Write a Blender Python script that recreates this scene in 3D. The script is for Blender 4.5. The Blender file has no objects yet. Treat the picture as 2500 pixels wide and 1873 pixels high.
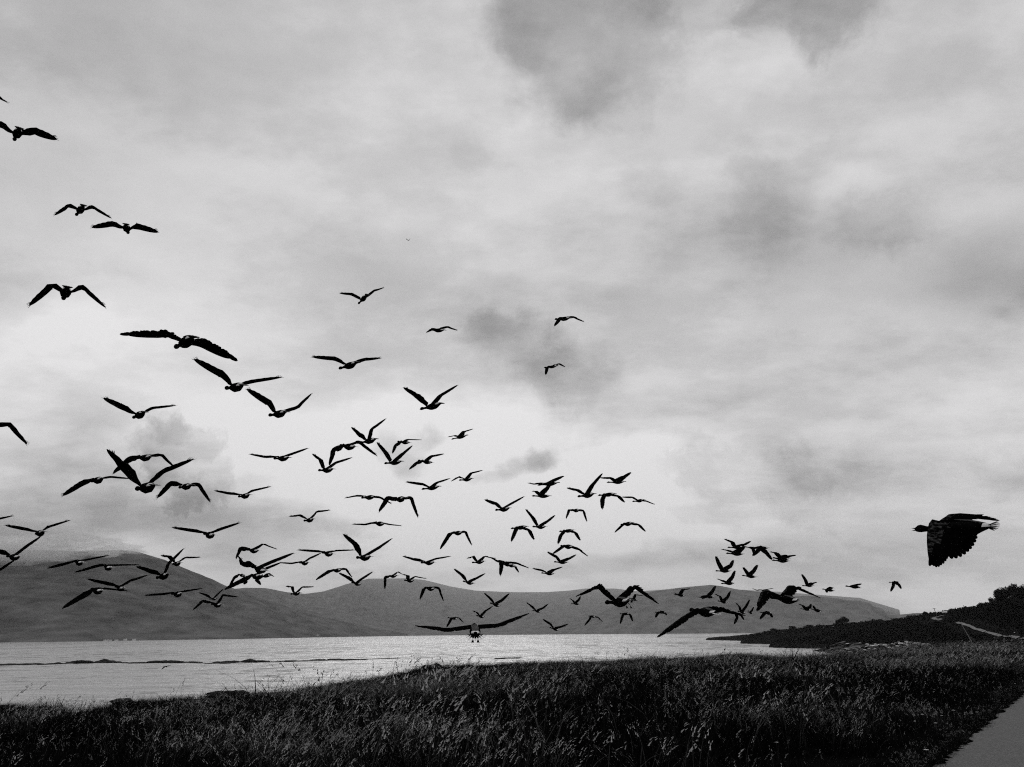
import bpy, math, random
import numpy as np
from mathutils import Vector, Matrix, noise as mnoise
random.seed(7); np.random.seed(7)
S = bpy.context.scene
COL = S.collection
PI = math.pi

# ------------------------------------------------------------------ camera
F, CX, CY = 1962.0, 1250.0, 936.5            # focal length and centre in photo pixels
PITCH, ROLL, CAMH = math.atan((1546.5 - CY) / F), math.radians(-0.55), 6.0
cam = bpy.data.cameras.new('camera'); camo = bpy.data.objects.new('camera', cam); COL.objects.link(camo)
cam.sensor_width = 36; cam.lens = 36 * F / 2500; cam.clip_end = 40000; cam.clip_start = .1
RM = Matrix.Rotation(PI / 2 + PITCH, 3, 'X') @ Matrix.Rotation(ROLL, 3, 'Z')
camo.matrix_world = Matrix.Translation((0, 0, CAMH)) @ RM.to_4x4()
S.camera = camo
R3 = np.array(RM)

# ------------------------------------------------------------------ sky, sun, exposure
SUN_EL, SUN_AZ = math.radians(32), math.radians(-4)    # sun behind the bright cloud ahead
W = bpy.data.worlds.new('World'); S.world = W; W.use_nodes = True
nt = W.node_tree; nt.nodes.clear()
def N(t, **k):
    n = nt.nodes.new(t)
    for a, b in k.items(): setattr(n, a, b)
    return n
def Lk(a, b): nt.links.new(a, b)
def math_(op, a, b=None, c=None):
    n = N('ShaderNodeMath', operation=op)
    for i, v in enumerate((a, b, c)):
        if v is None: continue
        if isinstance(v, (int, float)): n.inputs[i].default_value = v
        else: Lk(v, n.inputs[i])
    return n.outputs[0]
tc = N('ShaderNodeTexCoord'); D = tc.outputs['Generated']
sky = N('ShaderNodeTexSky', sky_type='NISHITA', sun_disc=False)
sky.sun_elevation = SUN_EL; sky.sun_rotation = SUN_AZ
bw = N('ShaderNodeRGBToBW'); Lk(sky.outputs[0], bw.inputs[0])
def vnoise(vec, scale, detail, rough, amt, dist=0.0):
    n = N('ShaderNodeTexNoise'); n.inputs['Scale'].default_value = scale; n.inputs['Detail'].default_value = detail
    n.inputs['Roughness'].default_value = rough; n.inputs['Distortion'].default_value = dist; Lk(vec, n.inputs['Vector'])
    s = N('ShaderNodeVectorMath', operation='SUBTRACT'); Lk(n.outputs['Color'], s.inputs[0]); s.inputs[1].default_value = (.5, .5, .5)
    m = N('ShaderNodeVectorMath', operation='SCALE'); Lk(s.outputs[0], m.inputs[0]); m.inputs['Scale'].default_value = amt
    a = N('ShaderNodeVectorMath', operation='ADD'); Lk(vec, a.inputs[0]); Lk(m.outputs[0], a.inputs[1])
    return a.outputs[0]
warp_soft = vnoise(D, 3.2, 5, .55, .16)
warp_puff = vnoise(vnoise(D, 6, 2, .5, .10), 14, 9, .66, .10)
def fbm(vec, scale, detail, rough, gain, stretch=None, off=(0, 0, 0)):
    m = N('ShaderNodeMapping'); Lk(vec, m.inputs['Vector'])
    m.inputs['Scale'].default_value = stretch or (1, 1, 1); m.inputs['Location'].default_value = off
    n = N('ShaderNodeTexNoise'); n.inputs['Scale'].default_value = scale; n.inputs['Detail'].default_value = detail
    n.inputs['Roughness'].default_value = rough; Lk(m.outputs[0], n.inputs['Vector'])
    return math_('MULTIPLY', math_('SUBTRACT', n.outputs['Fac'], .5), gain)
# flat layer seen in perspective (direction divided by its height)
sep = N('ShaderNodeSeparateXYZ'); Lk(D, sep.inputs[0])
zz = math_('ADD', math_('ABSOLUTE', sep.outputs[2]), .22)
dv = N('ShaderNodeVectorMath', operation='SCALE'); Lk(D, dv.inputs[0]); Lk(math_('DIVIDE', 1.0, zz), dv.inputs['Scale'])
val = math_('ADD', 0.565, fbm(dv.outputs[0], 1.1, 7, .5, .34, (1, 1.5, 1)))
# ragged cloud sheets with soft-edged holes
cm = N('ShaderNodeMapping'); Lk(dv.outputs[0], cm.inputs['Vector']); cm.inputs['Scale'].default_value = (1, 1.35, 1); cm.inputs['Location'].default_value = (4.2, 1.3, 0)
cn = N('ShaderNodeTexNoise'); cn.inputs['Scale'].default_value = 2.3; cn.inputs['Detail'].default_value = 10; cn.inputs['Roughness'].default_value = .62; Lk(cm.outputs[0], cn.inputs['Vector'])
cr = N('ShaderNodeMapRange', interpolation_type='SMOOTHSTEP'); Lk(cn.outputs['Fac'], cr.inputs['Value']); cr.inputs['From Min'].default_value = .40; cr.inputs['From Max'].default_value = .60; cr.inputs['To Min'].default_value = -.065; cr.inputs['To Max'].default_value = .065
val = math_('ADD', val, cr.outputs[0])
val = math_('ADD', val, fbm(dv.outputs[0], 3.3, 8, .58, .17, (1, 1.5, 1), (3, 1, 0)))
val = math_('ADD', val, fbm(D, 26, 6, .62, .07, (1, 1, 1.3), (1, 8, 3)))
val = math_('ADD', val, fbm(D, 7.5, 8, .6, .17, (1, 1, 2.4), (5, 2, 1)))
# heaped cloud texture low over the horizon
bm = N('ShaderNodeMapping'); Lk(vnoise(D, 6, 2, .5, .10), bm.inputs['Vector']); bm.inputs['Scale'].default_value = (1, 1, 1.9); bm.inputs['Location'].default_value = (2, 7, 0)
bv = N('ShaderNodeTexVoronoi', feature='F1'); bv.normalize = True; Lk(bm.outputs[0], bv.inputs['Vector'])
for k_, v_ in (('Scale', 7.0), ('Detail', 3.5), ('Roughness', .55), ('Lacunarity', 2.1)): bv.inputs[k_].default_value = v_
bl = N('ShaderNodeMapRange', interpolation_type='SMOOTHSTEP'); Lk(bv.outputs['Distance'], bl.inputs['Value']); bl.inputs['From Min'].default_value = .62; bl.inputs['From Max'].default_value = .28
bil = math_('SUBTRACT', bl.outputs[0], .5)
band = N('ShaderNodeMapRange', interpolation_type='SMOOTHSTEP'); Lk(sep.outputs[2], band.inputs['Value']); band.inputs['From Min'].default_value = .5; band.inputs['From Max'].default_value = .12
val = math_('ADD', val, math_('MULTIPLY', math_('MULTIPLY', bil, band.outputs[0]), .27))
warp_small = vnoise(D, 20, 7, .62, .045)
def sky_dir(px, py):
    v = R3 @ np.array([(px - CX) / F, -(py - CY) / F, -1.0]); return v / np.linalg.norm(v)
def blob(px, py, rx, ry, rot, amp, puff=0, edge=1.0):
    global val
    c = sky_dir(px, py); k = 1.0 / math.sqrt(1 + ((px - CX) / F) ** 2 + ((py - CY) / F) ** 2)
    e1 = sky_dir(px + 10, py + 10 * math.tan(math.radians(rot))) - c; e1 -= c * e1.dot(c); e1 /= np.linalg.norm(e1)
    e2 = np.cross(c, e1)
    m3 = Matrix((Vector(e1), Vector(e2), Vector(c))).transposed()
    m = N('ShaderNodeMapping', vector_type='TEXTURE'); Lk((warp_soft, warp_puff, warp_small)[puff], m.inputs['Vector'])
    m.inputs['Location'].default_value = c; m.inputs['Rotation'].default_value = m3.to_euler()
    m.inputs['Scale'].default_value = (rx / F * k, ry / F * k, .45)
    g = N('ShaderNodeTexGradient', gradient_type='SPHERICAL'); Lk(m.outputs[0], g.inputs[0])
    r = N('ShaderNodeMapRange', interpolation_type='SMOOTHSTEP'); Lk(g.outputs['Fac'], r.inputs['Value'])
    r.inputs['From Max'].default_value = edge; r.inputs['To Max'].default_value = amp
    val = math_('ADD', val, r.outputs[0])
    if puff == 1 and edge <= .35 and amp < -.12:      # thin bright fringe where the light comes round the cloud
        u = N('ShaderNodeMapRange', interpolation_type='SMOOTHSTEP'); Lk(g.outputs['Fac'], u.inputs['Value']); u.inputs['From Min'].default_value = -.05; u.inputs['From Max'].default_value = .05; u.inputs['To Max'].default_value = .06
        w = N('ShaderNodeMapRange', interpolation_type='SMOOTHSTEP'); Lk(g.outputs['Fac'], w.inputs['Value']); w.inputs['From Min'].default_value = .03; w.inputs['From Max'].default_value = .14; w.inputs['To Max'].default_value = -.06
        u.inputs['To Min'].default_value = 0; val = math_('ADD', val, math_('ADD', math_('SUBTRACT', u.outputs[0], .03), w.outputs[0]))
for b in (
    # broad tones: px, py, rx, ry, tilt, amount
    (300, 150, 1100, 520, 0, -.06), (1250, -150, 900, 300, 0, -.08), (250, 820, 900, 300, 0, .12), (80, 760, 420, 130, 0, .10),
    (1750, 330, 760, 320, 8, .12), (1120, 600, 330, 190, 0, .08), (1000, 590, 160, 70, 0, .07),
    (1900, 600, 520, 210, 12, -.09), (2450, 670, 360, 190, 5, -.30), (2130, 560, 420, 200, 0, -.10), (2100, 250, 600, 260, 0, -.06), (720, 1290, 700, 130, 0, -.13), (1700, 560, 420, 200, 0, -.05),
    (2100, 900, 700, 300, 0, -.05), (950, 720, 480, 170, 4, -.04),
    (1150, 1180, 950, 240, 2, .44), (650, 1060, 430, 130, 0, .24), (1500, 1140, 650, 120, 4, .17), (1000, 1010, 560, 120, 0, .20), (1200, 1260, 560, 190, 0, .18),
    (230, 1290, 640, 130, 0, -.30), (80, 1270, 300, 90, 0, -.06), (700, 1330, 400, 90, 0, -.07),
    (2000, 1400, 900, 90, 0, -.17), (2200, 1200, 500, 160, 0, -.07), (1550, 1390, 420, 45, 0, -.12), (2350, 1470, 420, 60, 0, .28), (300, 1420, 500, 60, 0, .04),
    (1400, 1440, 700, 34, 0, .12),
): blob(*b)
for b in (
    # clouds with ragged edges
    (1440, 90, 300, 220, 25, -.25, 1, .5), (1330, 40, 190, 130, 0, -.06, 1, .5), (1480, 170, 110, 110, 0, -.08, 1, .8), (1950, 10, 230, 120, 5, -.23, 1, .55), (1700, -20, 260, 90, 0, -.1, 1, .6),
    (1170, 330, 90, 60, 0, -.05, 1, .7), (1850, 530, 170, 150, 30, -.14, 1, .8), (2140, 560, 170, 110, 0, -.12, 1, .7), (1860, 420, 200, 110, 20, -.06, 1, .7), (2000, 390, 200, 60, 0, -.06, 1, .7), (1600, 430, 150, 90, 0, -.06, 1, .7),
    (1250, 850, 210, 130, 20, -.20, 1, .75), (1390, 935, 190, 110, 10, -.21, 1, .75), (1210, 810, 110, 60, 0, -.05, 1, .6),
    (450, 1120, 170, 130, 35, -.26, 1, .32), (400, 1020, 90, 60, 20, -.12, 1, .45), (300, 1210, 330, 90, 5, -.10, 1, .5),
    (960, 1100, 120, 85, 25, -.42, 2, 1), (1050, 1065, 50, 60, 60, -.38, 2, 1), (1000, 1160, 90, 60, 0, -.28, 2, 1),
    (1260, 1152, 150, 44, -12, -.42, 2, 1), (1325, 1130, 62, 36, -20, -.42, 2, 1), (1400, 1150, 80, 36, 0, -.22, 2, 1), (1150, 1165, 70, 30, 0, -.25, 2, 1),
    (1800, 1190, 270, 95, 10, -.18, 1, .6), (1950, 1170, 120, 70, 0, -.08, 1, .5), (1650, 1180, 90, 40, 0, -.12, 1, .6),
    (2450, 1120, 140, 60, -10, -.10, 1, .6),
    (700, 1200, 200, 90, 10, -.10, 1, .5), (760, 1280, 260, 60, 0, -.05, 1, .5),
    (1400, 1330, 200, 70, 0, .10, 1, .5), (1650, 1320, 230, 60, 8, .10, 1, .5), (900, 1310, 160, 60, 0, .13, 1, .5), (560, 1150, 120, 60, 0, .16, 1, .6),
    (1950, 1330, 200, 50, 10, .09, 1, .5), (2250, 1370, 200, 50, 10, .06, 1, .5), (2100, 1250, 260, 60, 5, .06, 1, .5), (1170, 1310, 130, 60, 0, .10, 1, .5),
    (200, 1120, 200, 90, 0, -.07, 1, .6), (380, 1250, 150, 50, 0, .07, 1, .5),
): blob(*b)
val = math_('MINIMUM', math_('MAXIMUM', val, .16), .88)
below = N('ShaderNodeMapRange', interpolation_type='SMOOTHSTEP'); Lk(sep.outputs[2], below.inputs['Value'])
below.inputs['From Min'].default_value = -.25; below.inputs['From Max'].default_value = -.02
below.inputs['To Min'].default_value = .3; below.inputs['To Max'].default_value = 1
val = math_('MULTIPLY', val, below.outputs[0])
val10 = math_('ADD', math_('MULTIPLY', val, 9.6), math_('MULTIPLY', bw.outputs[0], .04))
cmb = N('ShaderNodeCombineXYZ')
Lk(val10, cmb.inputs[0]); Lk(math_('MULTIPLY', val10, .992), cmb.inputs[1]); Lk(math_('MULTIPLY', val10, 1.0), cmb.inputs[2])
bg = N('ShaderNodeBackground'); bg.inputs['Strength'].default_value = .1; Lk(cmb.outputs[0], bg.inputs[0])
wo = N('ShaderNodeOutputWorld'); Lk(bg.outputs[0], wo.inputs[0])
sun = bpy.data.lights.new('sun', 'SUN'); sun.energy = .65; sun.angle = math.radians(26); sun.color = (1, .99, .98)
suno = bpy.data.objects.new('sun', sun); COL.objects.link(suno)
sd_ = Vector((math.sin(SUN_AZ) * math.cos(SUN_EL), math.cos(SUN_AZ) * math.cos(SUN_EL), math.sin(SUN_EL)))
suno.rotation_euler = sd_.to_track_quat('Z', 'Y').to_euler()
vs = S.view_settings; S.display_settings.display_device = 'sRGB'
vs.view_transform = 'Standard'; vs.look = 'None'; vs.exposure = 0; vs.gamma = 1; vs.use_curve_mapping = False
S.cycles.volume_bounces = 1; S.cycles.use_denoising = False; S.cycles.filter_width = 1.1; S.cycles.max_bounces = 6

# ------------------------------------------------------------------ helpers
def project(P):
    q = (np.asarray(P, float) - np.array([0, 0, CAMH])) @ R3          # world -> camera
    d = np.maximum(-q[..., 2], 1e-3)
    return np.stack([CX + F * q[..., 0] / d, CY - F * q[..., 1] / d], -1), -q[..., 2]
def ray(px, py):
    return R3 @ np.array([(px - CX) / F, -(py - CY) / F, -1.0])
def at_z(px, py, z):
    d = ray(px, py); t = (z - CAMH) / d[2]; return np.array([d[0] * t, d[1] * t])
def at_r(px, py, r):
    d = ray(px, py); t = r / math.hypot(d[0], d[1]); return np.array([d[0] * t, d[1] * t, CAMH + d[2] * t])
def mesh_obj(name, verts, faces, mat=None, parent=None, smooth=False, mats=None, midx=None):
    me = bpy.data.meshes.new(name)
    me.from_pydata([tuple(v) for v in verts], [], [tuple(f) for f in faces]); me.update()
    o = bpy.data.objects.new(name, me); COL.objects.link(o)
    for m in (mats or ([mat] if mat else [])): me.materials.append(m)
    if midx is not None: me.polygons.foreach_set('material_index', midx)
    if smooth: me.polygons.foreach_set('use_smooth', [True] * len(me.polygons))
    if parent: o.parent = parent
    return o
def tag(o, label=None, cat=None, group=None, kind=None):
    for k, v in (('label', label), ('category', cat), ('group', group), ('kind', kind)):
        if v: o[k] = v
    return o
def empty(name, loc=(0, 0, 0), rz=0):
    o = bpy.data.objects.new(name, None); COL.objects.link(o); o.location = loc; o.rotation_euler = (0, 0, rz); o.empty_display_size = .2; return o
def smooth01(x): x = np.clip(x, 0, 1); return x * x * (3 - 2 * x)
def material(name, lo, hi=None, scale=5, rough=.8, spec=.2, bump=0, detail=4, contrast=(.35, .65), coord='Object', stretch=None, bscale=None, bdist=.02):
    m = bpy.data.materials.new(name); m.use_nodes = True; t = m.node_tree; p = t.nodes['Principled BSDF']
    p.inputs['Roughness'].default_value = rough; p.inputs['Specular IOR Level'].default_value = spec
    p.inputs['Base Color'].default_value = (lo, lo, lo, 1)
    if hi is not None or bump:
        c = t.nodes.new('ShaderNodeTexCoord'); mp = t.nodes.new('ShaderNodeMapping'); t.links.new(c.outputs[coord], mp.inputs[0])
        if stretch: mp.inputs['Scale'].default_value = stretch
        n = t.nodes.new('ShaderNodeTexNoise'); n.inputs['Scale'].default_value = scale; n.inputs['Detail'].default_value = detail; n.inputs['Roughness'].default_value = .6
        t.links.new(mp.outputs[0], n.inputs['Vector'])
        if hi is not None:
            r = t.nodes.new('ShaderNodeValToRGB'); t.links.new(n.outputs['Fac'], r.inputs[0])
            r.color_ramp.elements[0].position = contrast[0]; r.color_ramp.elements[0].color = (lo, lo, lo, 1)
            r.color_ramp.elements[1].position = contrast[1]; r.color_ramp.elements[1].color = (hi, hi, hi, 1)
            t.links.new(r.outputs[0], p.inputs['Base Color'])
        if bump:
            b = t.nodes.new('ShaderNodeBump'); b.inputs['Strength'].default_value = bump; b.inputs['Distance'].default_value = bdist
            n2 = t.nodes.new('ShaderNodeTexNoise'); n2.inputs['Scale'].default_value = bscale or scale * 4; n2.inputs['Detail'].default_value = 5
            t.links.new(mp.outputs[0], n2.inputs['Vector']); t.links.new(n2.outputs['Fac'], b.inputs['Height']); t.links.new(b.outputs[0], p.inputs['Normal'])
    return m
def vary(m, lo, hi):       # random tone per instance / per object
    t = m.node_tree; p = t.nodes['Principled BSDF']
    i = t.nodes.new('ShaderNodeObjectInfo'); r = t.nodes.new('ShaderNodeMapRange'); t.links.new(i.outputs['Random'], r.inputs['Value'])
    r.inputs['To Min'].default_value = lo; r.inputs['To Max'].default_value = hi
    t.links.new(r.outputs[0], p.inputs['Base Color']); return m
def nz(x, y, s, seed=0.0):
    return mnoise.fractal(Vector((x / s + seed, y / s - seed, seed)), 1.0, 2.0, 5)
def poly_sd(P, poly):       # signed distance, positive inside
    P = np.asarray(P); A = np.asarray(poly); B = np.roll(A, -1, 0)
    best = np.full(len(P), 1e18); ins = np.zeros(len(P), bool)
    for a, b in zip(A, B):
        ab = b - a; t = np.clip(((P - a) @ ab) / (ab @ ab + 1e-12), 0, 1)
        d = P - a - t[:, None] * ab; best = np.minimum(best, (d * d).sum(1))
        c = (a[1] > P[:, 1]) != (b[1] > P[:, 1])
        with np.errstate(divide='ignore', invalid='ignore'):
            xi = a[0] + (P[:, 1] - a[1]) * (b[0] - a[0]) / (b[1] - a[1] + 1e-12)
        ins ^= c & (P[:, 0] < xi)
    return np.sqrt(best) * np.where(ins, 1, -1)

# ------------------------------------------------------------------ terrain
bank_px = [(-300, 1712), (-80, 1697), (0, 1692), (60, 1696), (110, 1712), (170, 1716), (240, 1702), (330, 1690), (450, 1681), (560, 1679), (600, 1674), (700, 1668), (800, 1656),
           (900, 1644), (980, 1630), (1050, 1618), (1130, 1613), (1250, 1609), (1400, 1605), (1550, 1601), (1700, 1598), (1800, 1590), (1850, 1594), (1900, 1597), (2000, 1594),
           (2100, 1584), (2200, 1575), (2300, 1569)]
near_poly = [at_z(x, y, 4.05) for x, y in bank_px] + [np.array(p, float) for p in ((150, 190), (260, 260), (500, 260), (500, -300), (-300, -300), (-120, 0))]
plat_px = [(2060, 1600), (2010, 1592), (1985, 1589), (2030, 1586.5), (2025, 1583.5), (1935, 1582.5), (1877, 1580.5), (1885, 1577), (1960, 1575), (2040, 1572.5), (1900, 1572.6),
           (1807, 1571.2), (1815, 1568), (1850, 1565.5), (1790, 1563.8), (1730, 1562.8), (1723, 1559.5)]
plat_poly = [at_z(x, y, 0.0) for x, y in plat_px] + [at_r(1775, 1550, 640)[:2], at_r(2000, 1540, 760)[:2], at_r(2300, 1540, 850)[:2], np.array((1100., 500.)), np.array((1100., 0.)), np.array((180., 100.))]
road_left = [at_z(x, y, 4.4) for x, y in ((2297, 1873), (2330, 1846), (2362, 1821), (2395, 1790), (2423, 1763), (2460, 1731), (2500, 1698))]
d0 = road_left[0] - road_left[2]; d1 = road_left[-1] - road_left[-3]; d1 /= np.linalg.norm(d1)
road_left = [road_left[0] + d0 * 6, road_left[0] + d0 * 3] + road_left + [road_left[-1] + d1 * 12, road_left[-1] + d1 * 30 + np.array((4, -2.)), road_left[-1] + d1 * 60 + np.array((16, -10.))]
def seg_dist(P, line):
    best = np.full(len(P), 1e18)
    for a, b in zip(line[:-1], line[1:]):
        ab = b - a; t = np.clip(((P - a) @ ab) / (ab @ ab), 0, 1); d = P - a - t[:, None] * ab; best = np.minimum(best, (d * d).sum(1))
    return np.sqrt(best)
SKX = np.array([1650, 1725, 1760, 1800, 1850, 1900, 1950, 2000, 2040, 2100, 2150, 2200, 2250, 2300, 2350, 2400, 2450, 2500, 2700, 3200])
SKY_ = np.array([1572, 1559, 1555, 1552, 1547, 1540, 1536, 1531, 1527, 1523, 1519, 1516, 1507, 1500, 1494, 1490, 1482, 1470, 1450, 1440])
RRX = np.array([1700, 2000, 2250, 2500, 2800]); RRR = np.array([575, 500, 440, 350, 310])
SKZ = np.array([at_r(x, y, np.interp(x, RRX, RRR))[2] for x, y in zip(SKX, SKY_)])
def height(P, rough=True):
    P = np.asarray(P, float); r = np.hypot(P[:, 0], P[:, 1])
    sN = poly_sd(P, near_poly); sP = poly_sd(P, plat_poly)
    dr = seg_dist(P, road_left)
    plateau = 3.62 + .78 * (1 - smooth01((dr - 5) / 20)) ; plateau = np.where(P[:, 1] < 2, 4.4, plateau)
    n1 = np.array([nz(x, y, 14, 3.1) for x, y in P]); n2 = np.array([nz(x, y, 3.5, 9.1) for x, y in P])
    n3 = np.array([nz(x, y, 11, 5.7) for x, y in P])
    flat = smooth01((dr - 1.5) / 5)
    hN = plateau + (n1 * .16 + n2 * .05) * flat
    out = -sN
    hN = np.where(out > 0, plateau - (plateau + .2) * smooth01(out / 9) - np.maximum(out - 9, 0) * .06 + n2 * .25 * smooth01(out / 3), hN)
    hP = np.where(sP > 0, np.minimum(sP * .1, .9) + np.abs(n3) * 1.7 * smooth01(sP / 4) - .02, np.maximum(sP * .1, -3))
    Q = np.stack([P[:, 0], P[:, 1], np.full(len(P), CAMH)], 1); px, dep = project(Q); px = np.where(dep > 1, px[:, 0], 9999 * np.sign(P[:, 0]))
    Rr = np.interp(px, RRX, RRR); zr = np.interp(px, SKX, SKZ)
    t = (r - Rr * .5) / (Rr * .5)
    prof = np.where(t < 1, smooth01(t) ** 1.15, 1 - .5 * smooth01((t - 1) / .9))
    H = np.where((px > 1700) & (P[:, 1] > 0), np.maximum(zr, 0) * prof, 0) + n1 * .5 * smooth01(t * 2) 
    hP = np.where(sP > 0, np.maximum(hP, 0) * (1 - smooth01(t * 1.5)) + np.maximum(H, hP * .4), hP)
    return np.maximum(hN, hP), sN, sP, dr, px, t
azs = np.radians(np.concatenate([np.arange(-180, -44, 4), np.arange(-44, 44, .22), np.arange(44, 181, 4)]))
rs = np.concatenate([[.3, 3, 6], np.geomspace(8, 1250, 200)])
RG, AG = np.meshgrid(rs, azs, indexing='ij')
PT = np.stack([RG.ravel() * np.sin(AG.ravel()), RG.ravel() * np.cos(AG.ravel())], 1)
Z, sN, sP, dr, pxg, tg = height(PT)
nA = len(azs); idx = lambda i, j: i * nA + j
faces = [(idx(i, j), idx(i, j + 1), idx(i + 1, j + 1), idx(i + 1, j)) for i in range(len(rs) - 1) for j in range(nA - 1)
         if max(Z[idx(i, j)], Z[idx(i + 1, j)], Z[idx(i, j + 1)], Z[idx(i + 1, j + 1)]) > -2.2]
def ground_mat():
    m = bpy.data.materials.new('ground'); m.use_nodes = True; t = m.node_tree; p = t.nodes['Principled BSDF']
    p.inputs['Roughness'].default_value = 1; p.inputs['Specular IOR Level'].default_value = 0
    c = t.nodes.new('ShaderNodeTexCoord')
    def noise(scale, det, lo, hi, st=(1, 1, 1)):
        mp = t.nodes.new('ShaderNodeMapping'); mp.inputs['Scale'].default_value = st; t.links.new(c.outputs['Object'], mp.inputs[0])
        n = t.nodes.new('ShaderNodeTexNoise'); n.inputs['Scale'].default_value = scale; n.inputs['Detail'].default_value = det; n.inputs['Roughness'].default_value = .7
        t.links.new(mp.outputs[0], n.inputs['Vector'])
        r = t.nodes.new('ShaderNodeMapRange'); t.links.new(n.outputs['Fac'], r.inputs['Value']); r.inputs['From Min'].default_value = lo; r.inputs['From Max'].default_value = hi; return r.outputs[0]
    soil = t.nodes.new('ShaderNodeMapRange'); t.links.new(noise(1.3, 6, .35, .75), soil.inputs['Value']); soil.inputs['To Min'].default_value = .002; soil.inputs['To Max'].default_value = .012
    stone = t.nodes.new('ShaderNodeMapRange'); t.links.new(noise(.16, 9, .50, .66), stone.inputs['Value']); stone.inputs['To Min'].default_value = .002; stone.inputs['To Max'].default_value = .2
    a = t.nodes.new('ShaderNodeAttribute'); a.attribute_name = 'stony'
    mx = t.nodes.new('ShaderNodeMix'); mx.data_type = 'FLOAT'; t.links.new(a.outputs['Fac'], mx.inputs[0]); t.links.new(soil.outputs[0], mx.inputs[2]); t.links.new(stone.outputs[0], mx.inputs[3])
    t.links.new(mx.outputs[0], p.inputs['Base Color'])
    b = t.nodes.new('ShaderNodeBump'); b.inputs['Distance'].default_value = .3; t.links.new(noise(2.2, 8, 0, 1), b.inputs['Height']); t.links.new(b.outputs[0], p.inputs['Normal'])
    return m
ground = mesh_obj('ground', np.column_stack([PT, Z]), faces, ground_mat(), smooth=True)
tag(ground, kind='structure')
att = ground.data.attributes.new('stony', 'FLOAT', 'POINT')
stony = np.where(sN < .5, 1.0, 0.0) * (1 - smooth01(tg * 3)); att.data.foreach_set('value', stony.astype(np.float32))
def hit(px, py, r0=60, r1=900):
    rr = np.linspace(r0, r1, 700); d = ray(px, py); k = rr / math.hypot(d[0], d[1])
    P = np.stack([d[0] * k, d[1] * k], 1); z = CAMH + d[2] * k; h = height(P)[0]; w = np.where(h >= z)[0]
    i = w[0] if len(w) else np.argmin(z - h)
    return np.array([P[i, 0], P[i, 1], h[i]])
def hz(x, y): return float(height(np.array([[x, y]]))[0][0])

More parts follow.
